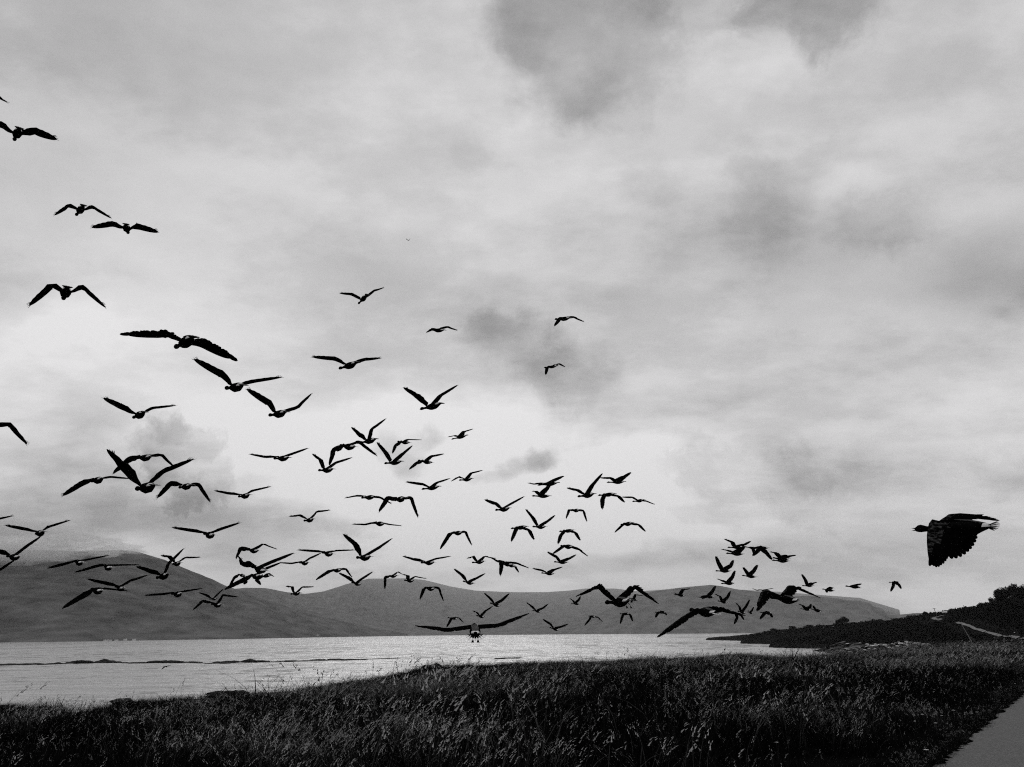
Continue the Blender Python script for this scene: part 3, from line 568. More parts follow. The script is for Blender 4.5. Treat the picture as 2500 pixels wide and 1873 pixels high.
# ------------------------------------------------------------------ cottages, car, poles, daisies
white = material('whitewash', .6, rough=.8); slate = material('slate_roof', .12, .2, rough=.7); glass = material('dark_glass', .03, rough=.15, spec=.6); tyre_m = material('tyre_rubber', .02)
def box(V, Fc, x0, x1, y0, y1, z0, z1):
    s = len(V); V += [(x, y, z) for z in (z0, z1) for x, y in ((x0, y0), (x1, y0), (x1, y1), (x0, y1))]
    Fc += [tuple(s + q for q in f) for f in ((3, 2, 1, 0), (4, 5, 6, 7), (0, 1, 5, 4), (1, 2, 6, 5), (2, 3, 7, 6), (3, 0, 4, 7))]
def cottage(px, py, r, w, label):
    p = at_r(px, py, r); root = empty('cottage', (p[0], p[1], p[2] - .4), random.uniform(-.3, .3)); root.scale = (.5, .5, .3); tag(root, label, 'cottage', 'white cottages on the far shore')
    V, Fc = [], []; box(V, Fc, -w / 2, w / 2, -3, 3, -3, 3); s = len(V)
    V += [(-w / 2, -3, 3.01), (-w / 2, 3, 3.01), (-w / 2, 0, 5.3), (w / 2, -3, 3.01), (w / 2, 3, 3.01), (w / 2, 0, 5.3)]; Fc += [(s, s + 2, s + 1), (s + 3, s + 4, s + 5)]
    mesh_obj('wall', V, Fc, white, root)
    mesh_obj('roof', [(-w / 2 - .3, -3.4, 3), (w / 2 + .3, -3.4, 3), (w / 2 + .3, 0, 5.6), (-w / 2 - .3, 0, 5.6), (-w / 2 - .3, 3.4, 3), (w / 2 + .3, 3.4, 3)], [(0, 1, 2, 3), (3, 2, 5, 4)], slate, root)
    V, Fc = [], []; box(V, Fc, w / 2 - 1, w / 2 - .2, -.4, .4, 4.8, 6.6); mesh_obj('chimney', V, Fc, white, root)
    for x in (-w / 4, w / 4):
        V, Fc = [], []; box(V, Fc, x - .5, x + .5, -3.06, -2.98, .9, 2.1); mesh_obj('window', V, Fc, glass, root)
for px, py, r, w, lab in ((255, 1564, 1185, 5, 'leftmost white cottage of the far shore hamlet'), (263, 1563.4, 1190, 4, 'second white cottage from the left in the far hamlet'), (270, 1563.6, 1190, 6, 'third white cottage from the left in the far hamlet'),
        (284, 1563.2, 1195, 8, 'fourth cottage from the left in the far hamlet'), (306, 1561.4, 1260, 7, 'cottage set uphill, second from right in the far hamlet'), (327, 1561.6, 1250, 7, 'rightmost bright cottage of the far shore hamlet'),
        (741, 1556.5, 1900, 9, 'small white cottage at the water below the valley'), (776, 1550.5, 2300, 14, 'white farmhouse above the water below the valley')):
    cottage(px, py, r, w, lab)
# parked car on the skyline
g = hit(2309, 1500, 250, 560); root = empty('parked_car', (g[0], g[1], g[2] + .15), math.atan2(-g[0], g[1]) + .25); tag(root, 'small white car parked where the track meets the headland skyline', 'car')
paint = material('car_paint', .7, rough=.25, spec=.5)
prof = [(-2.1, .35), (-2.15, .75), (-1.9, .95), (-1.1, 1.05), (-.5, 1.5), (.9, 1.55), (1.6, 1.1), (2.05, 1.0), (2.1, .4)]
V = [(x, y, z) for x in (-.88, .88) for y, z in prof]; n = len(prof); Fc = [tuple(range(n)), tuple(range(2 * n - 1, n - 1, -1))] + [(i, (i + 1) % n, n + (i + 1) % n, n + i)[::-1] for i in range(n)]
mesh_obj('body', V, Fc, paint, root)
mesh_obj('windscreen', [(-.75, -1.07, 1.09), (.75, -1.07, 1.09), (.65, -.56, 1.47), (-.65, -.56, 1.47)], [(0, 1, 2, 3)], glass, root)
mesh_obj('rear_window', [(-.75, 1.58, 1.14), (.75, 1.58, 1.14), (.65, .95, 1.56), (-.65, .95, 1.56)], [(3, 2, 1, 0)], glass, root)
for sx in (-1, 1):
    mesh_obj('side_window', [(sx * .885, -.95, 1.08), (sx * .885, 1.35, 1.1), (sx * .885, .85, 1.47), (sx * .885, -.45, 1.44)], [(0, 1, 2, 3)], glass, root)
    V, Fc = [], []; box(V, Fc, sx * .65 - .18, sx * .65 + .18, -2.18, -2.1, .62, .78); mesh_obj('headlight', V, Fc, white, root)
    for y in (-1.35, 1.35):
        V = [(sx * .9 + q, y + .32 * math.cos(a * PI / 6), .32 + .32 * math.sin(a * PI / 6)) for q in (-.1, .1) for a in range(12)]
        Fc = [(i, (i + 1) % 12, 12 + (i + 1) % 12, 12 + i) for i in range(12)] + [tuple(range(12)), tuple(range(23, 11, -1))]; mesh_obj('wheel', V, Fc, tyre_m, root)
wood = material('weathered_wood', .03, .08, scale=6, rough=.9)
def pole(name, px, py0, py1, lean, rad, mat, label, cat, arm=False):
    g = hit(px, py0, 80, 600); R = math.hypot(g[0], g[1]); H = (py0 - py1) * R / F * 1.03; root = empty(name, (g[0], g[1], g[2] - .1)); tag(root, label, cat)
    V = [(rad * k * math.cos(a * PI / 4) + lean * H * t, rad * k * math.sin(a * PI / 4), H * t) for t, k in ((0, 1), (.5, .9), (1, .75)) for a in range(8)]
    Fc = [(i * 8 + j, i * 8 + (j + 1) % 8, i * 8 + 8 + (j + 1) % 8, i * 8 + 8 + j) for i in range(2) for j in range(8)] + [tuple(range(23, 15, -1))]
    mesh_obj('shaft', V, Fc, mat, root)
    V, Fc = [], []; box(V, Fc, lean * H - (.5 if arm else rad * .9), lean * H + (.5 if arm else rad * .9), -rad, rad, H - .05, H + .08); mesh_obj('crossarm' if arm else 'cap', V, Fc, mat, root)
pole('utility_pole', 2291, 1514, 1491, -.22, .13, wood, 'leaning dark pole beside the small track patch left of the car', 'pole', True)
pole('marker_stake', 2356, 1492, 1481, -.1, .1, wood, 'thin short stake upright on the skyline right of the car', 'stake')
pole('fence_post', 2380, 1580, 1533, -.42, .05, material('pale_wood', .25, rough=.9), 'long thin pale pole leaning left below the gravel track', 'pole')
petal_m = material('daisy_petal', .8, rough=.7); stem_m = material('daisy_stem', .03); disc_m = material('daisy_disc', .35)
def daisy(px, py, s, lab):
    g = at_z(px, py, 4.45); z0 = hz(*g); root = empty('daisy', (g[0], g[1], z0)); tag(root, lab, 'flower', 'daisies in the verge')
    H = .16; mesh_obj('stem', [(-.003, 0, 0), (.003, 0, 0), (.003, .002, H), (-.003, .002, H), (0, .004, 0), (0, .006, H)], [(0, 1, 2, 3), (1, 4, 5, 2), (4, 0, 3, 5)], stem_m, root)
    V, Fc = [], []
    for k in range(10):
        a = k * PI / 5; c, q = math.cos(a), math.sin(a); b = len(V); w = .006 * s
        V += [(.006 * c, .006 * q, H), (.02 * s * c - w * q, .02 * s * q + w * c, H + .006), (.032 * s * c, .032 * s * q, H + .003), (.02 * s * c + w * q, .02 * s * q - w * c, H + .006)]; Fc.append((b, b + 1, b + 2, b + 3))
    mesh_obj('petals', V, Fc, petal_m, root)
    mesh_obj('disc', [(.009 * s * math.cos(k * PI / 4), .009 * s * math.sin(k * PI / 4), H + .008) for k in range(8)], [tuple(range(8))], disc_m, root)
for x, y, s, lab in ((2236, 1779, .7, 'leftmost daisy of the loose cluster on the road verge'), (2254, 1761, 1, 'uppermost daisy at the left of the verge cluster'), (2287, 1784, 1, 'lowest daisy of the loose cluster on the road verge'),
        (2302, 1764, .8, 'daisy in the middle of the verge cluster'), (2330, 1750, 1, 'bright daisy at the upper right of the verge cluster'), (2375, 1758, .7, 'left daisy of the pair closest to the asphalt edge'), (2388, 1755, .9, 'right daisy of the pair closest to the asphalt edge'),
        (2265, 1855, 1.1, 'single daisy beside the asphalt at the bottom of the photo'), (1898, 1835, .9, 'lone daisy low in the meadow far left of the road'), (2480, 1680, .7, 'lone daisy above the top of the asphalt at the right edge'),
        (2116, 1680, .6, 'lone pale daisy halfway up the meadow left of the road'), (1994, 1725, .5, 'faint small daisy deep in the meadow grass')):
    daisy(x, y, s, lab)

# ------------------------------------------------------------------ geese
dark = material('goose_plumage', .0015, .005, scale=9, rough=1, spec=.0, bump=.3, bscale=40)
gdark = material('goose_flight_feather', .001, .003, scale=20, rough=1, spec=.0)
gpale = material('goose_forewing', .002, .09, scale=22, rough=1, spec=.0, contrast=(.47, .75), stretch=(1, 1, 2.5))
gwhite = material('goose_white_covert', .75, .85, scale=12, rough=.9, spec=.1)
gbill = material('goose_bill', .006, rough=.8, spec=.05); gleg = material('goose_leg', .006, rough=.9, spec=.05)
gmantle = material('goose_mantle', .03, .11, scale=30, rough=1, spec=0)
BLEN, WLEN = .80, .76
def unit(v): return v / (np.linalg.norm(v) + 1e-9)
def goose(d, i, label, big=False, legs=False, chordk=1.0, nearK=None, spread=.42, droop=.0):
    H, T, LW, LT, RW, RT = [np.array(p, float) for p in d]
    body_px = np.linalg.norm(H - T); sh = H + (T - H) * .42
    wl = np.linalg.norm(LW - sh) + np.linalg.norm(LT - LW); wr = np.linalg.norm(RW - sh) + np.linalg.norm(RT - RW)
    s = .97 * min(WLEN / max(wl, wr), BLEN / body_px); Zd = s * F
    def P3(p, dz): k = (Zd + dz); return np.array([0, 0, CAMH]) + R3 @ np.array([(p[0] - CX) / F * k, -(p[1] - CY) / F * k, -k])
    db = math.sqrt(max(BLEN ** 2 - (body_px * s) ** 2, 0)) * .97
    h3, t3 = P3(H, db * .42), P3(T, -db * .58); ax = unit(t3 - h3); L = np.linalg.norm(t3 - h3)   # ax: head -> tail
    up = np.array([0, 0, 1.0]); lat = unit(np.cross(ax, up)); up = unit(np.cross(lat, ax))            # lat: to the bird's own side
    c0 = h3 + ax * .42 * L
    root = empty('goose', c0); tag(root, label, 'goose', 'flock of geese in flight'); 
    off = c0
    # body: one continuous tube from bill base to vent
    prof = [(.045, .012, 0), (.06, .021, 0), (.085, .031, .004), (.115, .035, .006), (.15, .030, .004), (.19, .024, 0), (.25, .024, -.002), (.32, .030, -.004), (.39, .044, -.006), (.46, .062, -.010), (.55, .074, -.014), (.65, .073, -.012), (.75, .057, -.006), (.80, .045, 0), (.87, .028, .004), (.90, .012, .006)]
    M = 12 if big else 8; V, Fc = [], []
    for f, r, dz in prof:
        c = h3 + ax * f * L + up * dz - off
        for k in range(M):
            a = 2 * PI * k / M; V.append(c + lat * (r * math.cos(a)) + up * (r * .95 * math.sin(a)))
    n = len(prof)
    for p in range(n - 1):
        for k in range(M): Fc.append((p * M + k, p * M + (k + 1) % M, (p + 1) * M + (k + 1) % M, (p + 1) * M + k))
    Fc.append(tuple(range(M))[::-1]); Fc.append(tuple((n - 1) * M + k for k in range(M)))
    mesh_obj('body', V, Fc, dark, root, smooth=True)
    # bill
    b0 = h3 + ax * .062 * L - off; V = []; op = 1.1 if big and nearK else .12
    for sg in (1, -1):
        V += [b0 + lat * .012 + up * .001 * sg, b0 - lat * .012 + up * .001 * sg, b0 + up * .013 * sg, h3 - off + up * .011 * sg * op, ]
    mesh_obj('bill', V, [(0, 2, 3), (2, 1, 3), (0, 3, 1), (4, 7, 6), (6, 7, 5), (4, 5, 7)], gbill, root)
    # tail fan (dark with white tip) and white coverts
    V, Fc = [], []; mi = []; nf = 9
    for k in range(nf):
        u = (k / (nf - 1) - .5) * 2; aa = u * spread
        dirv = unit(unit(ax - up * droop) * math.cos(aa) + lat * math.sin(aa) + (up * (u * .34 - .05) if i == 100 else 0)); sd = unit(np.cross(dirv, up)); b = h3 + ax * .85 * L + lat * u * .018 - off + up * (.006 + .002 * (k % 2))
        ln = .14 * L * (1.08 - .12 * u * u) * (1.25 if i == 52 else 1); w0, w1 = .008, .013; q = len(V)
        V += [b + sd * w0, b - sd * w0, b + dirv * ln * .72 - sd * w1, b + dirv * ln * .72 + sd * w1, b + dirv * ln - sd * w1 * .5, b + dirv * ln + sd * w1 * .5]
        V += [v - up * .003 for v in V[q:q + 6]]
        Fc += [(q, q + 1, q + 2, q + 3), (q + 3, q + 2, q + 4, q + 5), (q + 9, q + 8, q + 7, q + 6), (q + 11, q + 10, q + 8, q + 9), (q + 4, q + 10, q + 11, q + 5)]; mi += [0, 1, 0, 1, 1]
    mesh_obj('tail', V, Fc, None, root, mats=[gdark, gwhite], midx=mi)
    V, Fc = [], []; K = 14
    for w_ in (0, .34, .67, 1):
        for k in range(K + 1):
            a = math.radians(-12) + math.radians(204) * k / K; f = np.interp(abs(math.degrees(a) - 90), [0, 35, 60, 102], [.862, .850, .80, .775]); f = f + (.888 - f) * w_
            r = float(np.interp(f, [.75, .80, .87, .90], [.057, .045, .028, .022])); c = h3 + ax * f * L - off; V.append(c + lat * (r + .002) * math.cos(a) * 1.08 + up * ((r + .002) * .97 * math.sin(a) + .001))
    for p in range(3):
        for k in range(K): Fc.append((p * (K + 1) + k, p * (K + 1) + k + 1, (p + 1) * (K + 1) + k + 1, (p + 1) * (K + 1) + k))
    mesh_obj('tail_covert', V, Fc, gwhite, root, smooth=True)
    if big:                                        # paler grey mantle over the lower back
        V, Fc = [], []
        for f, wd, r in ((.50, 18, .077), (.58, 30, .0765), (.68, 40, .0715), (.76, 46, .058), (.83, 40, .043)):
            c = h3 + ax * f * L - off - up * .012 * (1 - abs(f - .6))
            for k in range(7): a = math.radians(90 - wd + wd * 2 * k / 6); V.append(c + lat * (r + .0025) * math.cos(a) + up * ((r + .0035) * math.sin(a)))
        for p in range(4):
            for k in range(6): Fc.append((p * 7 + k, p * 7 + k + 1, p * 7 + k + 8, p * 7 + k + 7))
        mesh_obj('mantle', V, Fc, gmantle, root, smooth=True)
    # wings
    for side, (Wp, Tp) in enumerate(((LW, LT), (RW, RT))):
        sg = -1 if side == 0 else 1
        if i == 100 and side == 0:
            near_wing(root, P3, off); continue
        d1, d2 = np.linalg.norm(Wp - sh) * s, np.linalg.norm(Tp - Wp) * s
        L1, L2 = max(.42 * WLEN, d1), max(.58 * WLEN, d2)
        z1 = sg * math.sqrt(max(L1 * L1 - d1 * d1, 0)) * .9; z2 = z1 + sg * math.sqrt(max(L2 * L2 - d2 * d2, 0)) * .85
        w3, tp3 = P3(Wp, z1), P3(Tp, z2)
        lsgn = 1 if np.dot(w3 - c0, lat) >= 0 else -1
        s3 = c0 + lat * lsgn * .045 + up * .03
        NS = 30 if big else 15
        sl = [(sh[1] - LT[1]) / max(np.linalg.norm(LT - sh), 1), (sh[1] - RT[1]) / max(np.linalg.norm(RT - sh), 1)]
        twist = [.28 + .36 * float(smooth01(abs(sl[0]) / .55)), (.22 + .12 * float(smooth01(abs(sl[1]) / .55))) * (1.25 if sl[1] < -.2 else 1)]
        if sh[1] < 930: twist = [max(twist[0], .46), max(twist[1], .38)]
        if i in (5, 1, 3): twist = [.62, .74]
        if i == 6: twist = [.58, .3]
        if i == 100: twist = [0, 0]
        if i == 52: twist = [.16, .16]
        if i == 76: twist = [.3, .5]
        mref = np.cross(unit(tp3 - s3), unit(s3 - np.array([0, 0, CAMH]))); cref = ax - unit(tp3 - s3) * np.dot(ax, unit(tp3 - s3)); dt = np.dot(unit(cref), unit(mref))
        tw_s = math.copysign(1, dt) if abs(dt) > .12 else math.copysign(1, np.dot(mref, up))
        ts = np.linspace(0, 1, NS); C = []
        kk = np.linalg.norm(w3 - s3) / (np.linalg.norm(w3 - s3) + np.linalg.norm(tp3 - w3)); ctrl = w3 + (w3 - (s3 + (tp3 - s3) * kk)) * .25
        for t in ts:                                   # rounded polyline through the wrist
            if t < kk - .14: p = s3 + (w3 - s3) * (t / kk)
            elif t > kk + .14: p = w3 + (tp3 - w3) * ((t - kk) / (1 - kk))
            else:
                a_ = s3 + (w3 - s3) * ((kk - .14) / kk); b_ = w3 + (tp3 - w3) * (.14 / (1 - kk)); q = (t - kk + .14) / .28
                p = a_ * (1 - q) ** 2 + ctrl * 2 * q * (1 - q) + b_ * q * q
            C.append(p)
        C = np.array(C); U = np.gradient(C, axis=0); U /= np.linalg.norm(U, axis=1)[:, None]
        ck = chordk if not (i == 100 and side == 1) else 1.1
        chord = np.interp(ts, [0, .15, .35, .5, .7, .85, .95, 1], [.18, .20, .19, .18, .165, .13, .08, .014]) * ck
        if i == 100 and side == 0: chord = chord * np.interp(ts, [0, .3, .55, .8, 1], [1, 1.08, 1.22, 1.15, 1.6])
        if i == 5: chord = chord * np.interp(ts, [0, .15, .3, 1], [.6, .7, .85, .95])
        V, Fc, mi = [], [], []; LEs, TEs, CV, UPs = [], [], [], []
        for j, t in enumerate(ts):
            cdir = unit(ax - U[j] * np.dot(ax, U[j])); cdir = unit(cdir - up * .10); cdir = unit(cdir - U[j] * np.dot(cdir, U[j]))
            vw = unit(C[j] - np.array([0, 0, CAMH])); mm = np.cross(U[j], vw); am = twist[side] * ((.75 + .25 * smooth01(t / .2)) if big else (.35 + .65 * smooth01(t / .25))) * np.linalg.norm(mm); mm = unit(mm); nn_ = unit(np.cross(mm, U[j]))
            a_, b_ = np.dot(cdir, mm), np.dot(cdir, nn_)      # the flapping wing is twisted along its span
            if abs(a_) < am: cdir = unit(mm * am * tw_s + nn_ * math.copysign(math.sqrt(max(1 - am * am, 0)), b_ if abs(b_) > 1e-6 else 1))
            nrm = unit(np.cross(U[j], cdir)) * lsgn
            if np.dot(nrm, up) < 0 and abs(np.dot(U[j], up)) < .8: nrm = -nrm
            ch = chord[j]; fan = .10 * max(0, t - .45) ** 1.2
            le = C[j] - cdir * (ch * .42 if not (i == 100 and side == 0) else float(np.interp(t, [0, .45, .6, .9, 1], [.16, .11, .11, .10, .05]))); te = C[j] + cdir * (ch * .58 + (0.007 if j % 2 else -.004) * (t > .08) * (t < .97))
            th = .016 * (1 - t) + .0035
            V += [le - off, le + cdir * ch * .28 + nrm * th - off, te - off, le + cdir * ch * .28 - nrm * th * .6 - off]
            LEs.append(le); TEs.append(te); CV.append(cdir); UPs.append(nrm)
        for j in range(NS - 1):
            a, b = j * 4, j * 4 + 4
            if big: cut = .62      # only the coverts stay in the wing surface, feathers carry the rest
            Fc += [(a, b, b + 1, a + 1), (a + 1, b + 1, b + 2, a + 2), (a + 2, b + 2, b + 3, a + 3), (a + 3, b + 3, b, a)]
            pale = 1 if (big and .08 < ts[j] < .8) else 0
            mi += [pale, 0, 0, 0]
        Fc += [(0, 1, 2, 3), tuple((NS - 1) * 4 + q for q in (3, 2, 1, 0))]; mi += [0, 0]
        if big:
            V = [np.array(v) for v in V]
            for j in range(NS):
                le, te = V[j * 4], V[j * 4 + 2]; V[j * 4 + 2] = le + (te - le) * .93
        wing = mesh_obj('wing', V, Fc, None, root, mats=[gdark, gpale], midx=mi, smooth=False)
        # feathers
        def feather(base, dirv, sdv, nrm, ln, w):
            vs = []; prf = [(0, .5), (.3, .9), (.7, 1), (.9, .7), (1, .15)]
            for q, k in prf: vs += [base + dirv * ln * q + sdv * w * k, base + dirv * ln * q - sdv * w * k, base + dirv * ln * q + nrm * .0025]
            fs = []
            for q in range(4): a = q * 3; fs += [(a, a + 3, a + 5, a + 2), (a + 2, a + 5, a + 4, a + 1), (a + 1, a + 4, a + 3, a)]
            return vs, fs
        tipdir = unit(C[-1] - C[-4])
        if big:
            cnt = 21
            for q in range(cnt):
                t = .04 + .94 * q / (cnt - 1); j = min(int(t * (NS - 1)), NS - 1); cd, u_, nr = CV[j], U[j], UPs[j]
                fan = max(0, (t - .5) / .5); dirv = unit(cd * (1 - fan * .85) + u_ * (fan * 1.1 + .12)); sdv = unit(np.cross(dirv, nr))
                base = LEs[j] + (TEs[j] - LEs[j]) * .42 - off; ln = (.58 * chord[j] + .012 + .07 * fan ** 1.5) * (1 + .03 * (q % 2))
                vs, fs = feather(base, dirv, sdv, nr * (1 if q % 2 else -1), ln, 0.74 * WLEN / cnt * (1.0 if t > .6 else 1.15))
                mesh_obj('feather', vs, fs, gdark, wing)
        else:                                          # splayed primaries, part of the small wing mesh
            V, Fc = [], []
            j = NS - 3
            for q in range(4):
                cd, nr = CV[j], UPs[j]; dirv = unit(tipdir + cd * (.06 + .13 * q) - nr * .0 + UPs[j] * (.10 * (q - 1))); sdv = unit(np.cross(dirv, nr))
                base = C[j] + (TEs[j] - C[j]) * (.2 * q) - off; vs, fs = feather(base, dirv, sdv, nr, .13 - .016 * q, .007); b = len(V); V += vs; Fc += [tuple(a + b for a in f) for f in fs]
            mesh_obj('primaries', V, Fc, gdark, wing)
    if legs:
        for sgn in (1, -1):
            c = h3 + ax * .80 * L - up * .03 + lat * sgn * .035 - off; e = c + ax * .05 - up * .03 ; V = []
            for p, r in ((c, .008), (e, .006)):
                for k in range(5): a = 2 * PI * k / 5; V.append(p + lat * r * math.cos(a) + ax * r * math.sin(a))
            q = len(V); V += [e, e + ax * .035 - up * .05 + lat * .02, e + ax * .035 - up * .05 - lat * .02, e + ax * .045 - up * .04]
            mesh_obj('foot', V, [(k, (k + 1) % 5, 5 + (k + 1) % 5, 5 + k) for k in range(5)] + [(q, q + 1, q + 2), (q, q + 3, q + 1), (q, q + 2, q + 3), (q + 1, q + 3, q + 2)], gleg, root)
    return root
def near_wing(root, P3, off):
    # the lowered near wing: leading edge, trailing edge and how far it swings out towards the viewer, section by section
    secs = [(2276, 1268, 2372, 1290, -.05), (2268, 1278, 2374, 1300, -.09), (2265, 1292, 2372, 1312, -.14), (2263, 1308, 2366, 1324, -.20), (2263, 1324, 2354, 1336, -.26), (2264, 1338, 2336, 1344, -.30),
            (2265, 1350, 2314, 1350, -.33), (2267, 1362, 2300, 1364, -.35), (2269, 1373, 2288, 1374, -.36), (2272, 1379, 2279, 1379, -.36)]
    V, Fc, mi = [], [], []; n = 7
    toward = R3 @ np.array([0, 0, 1.0])
    for lx, ly, tx, ty, dz in secs:
        for sgn in (1, -1):
            for k in range(n):
                u = k / (n - 1); th = (.013 * math.sin(PI * min(u * 1.6, 1)) + .002) * sgn; p = P3((lx + (tx - lx) * u, ly + (ty - ly) * u), dz + .10 * u * (dz / -.3 - .4)); V.append(p + toward * th - off)
    m = 2 * n
    for a in range(len(secs) - 1):
        for k in range(n - 1):
            b = a * m + k; Fc.append((b, b + 1, b + m + 1, b + m)); mi.append(1 if (k < 1 and a < 6) or (a < 1 and k < 3) or (k == 1 and a in (1, 2, 3)) else 0)
            b = a * m + n + k; Fc.append((b, b + m, b + m + 1, b + 1)); mi.append(0)
        Fc += [(a * m, a * m + m, a * m + m + n, a * m + n), (a * m + n - 1, a * m + 2 * n - 1, a * m + m + 2 * n - 1, a * m + m + n - 1)]; mi += [0, 0]
    wing = mesh_obj('wing', V, Fc, None, root, mats=[gdark, gpale], midx=mi, smooth=True)
    sec = [(2386, 1305), (2386, 1313), (2383, 1322), (2378, 1331), (2372, 1339), (2365, 1346), (2357, 1353), (2347, 1359), (2336, 1363), (2325, 1364), (2317, 1359)]
    pri = [(2313, 1364), (2309, 1370), (2304, 1376), (2298, 1380), (2292, 1384), (2286, 1385), (2280, 1382), (2270, 1382)]
    for L_, hub, wpx in ((sec, (2296, 1284), 6.3), (pri, (2278, 1312), 4.6)):
        for q, (x, y) in enumerate(L_):
            dx, dy = hub[0] - x, hub[1] - y; ln = math.hypot(dx, dy); k = .62; bx, by = x + dx * k, y + dy * k; nx, ny = -dy / ln, dx / ln
            dz = float(np.interp(y, [1290, 1340, 1385], [-.10, -.24, -.35])) + .006 * (q % 2); db = float(np.interp(by, [1270, 1340, 1385], [-.06, -.24, -.35]))
            vs = []
            for t, w in ((0, .7), (.4, 1), (.75, 1), (.93, .82), (1, .38)):
                c = (bx + (x - bx) * t, by + (y - by) * t); zc = db + (dz - db) * t
                vs += [P3((c[0] + nx * wpx * w, c[1] + ny * wpx * w), zc) - off, P3((c[0] - nx * wpx * w, c[1] - ny * wpx * w), zc + .004) - off, P3(c, zc) + toward * .004 - off]
            fs = []
            for t in range(4): a = t * 3; fs += [(a, a + 3, a + 5, a + 2), (a + 2, a + 5, a + 4, a + 1), (a + 1, a + 4, a + 3, a)]
            mesh_obj('feather', vs, fs, gdark, wing)
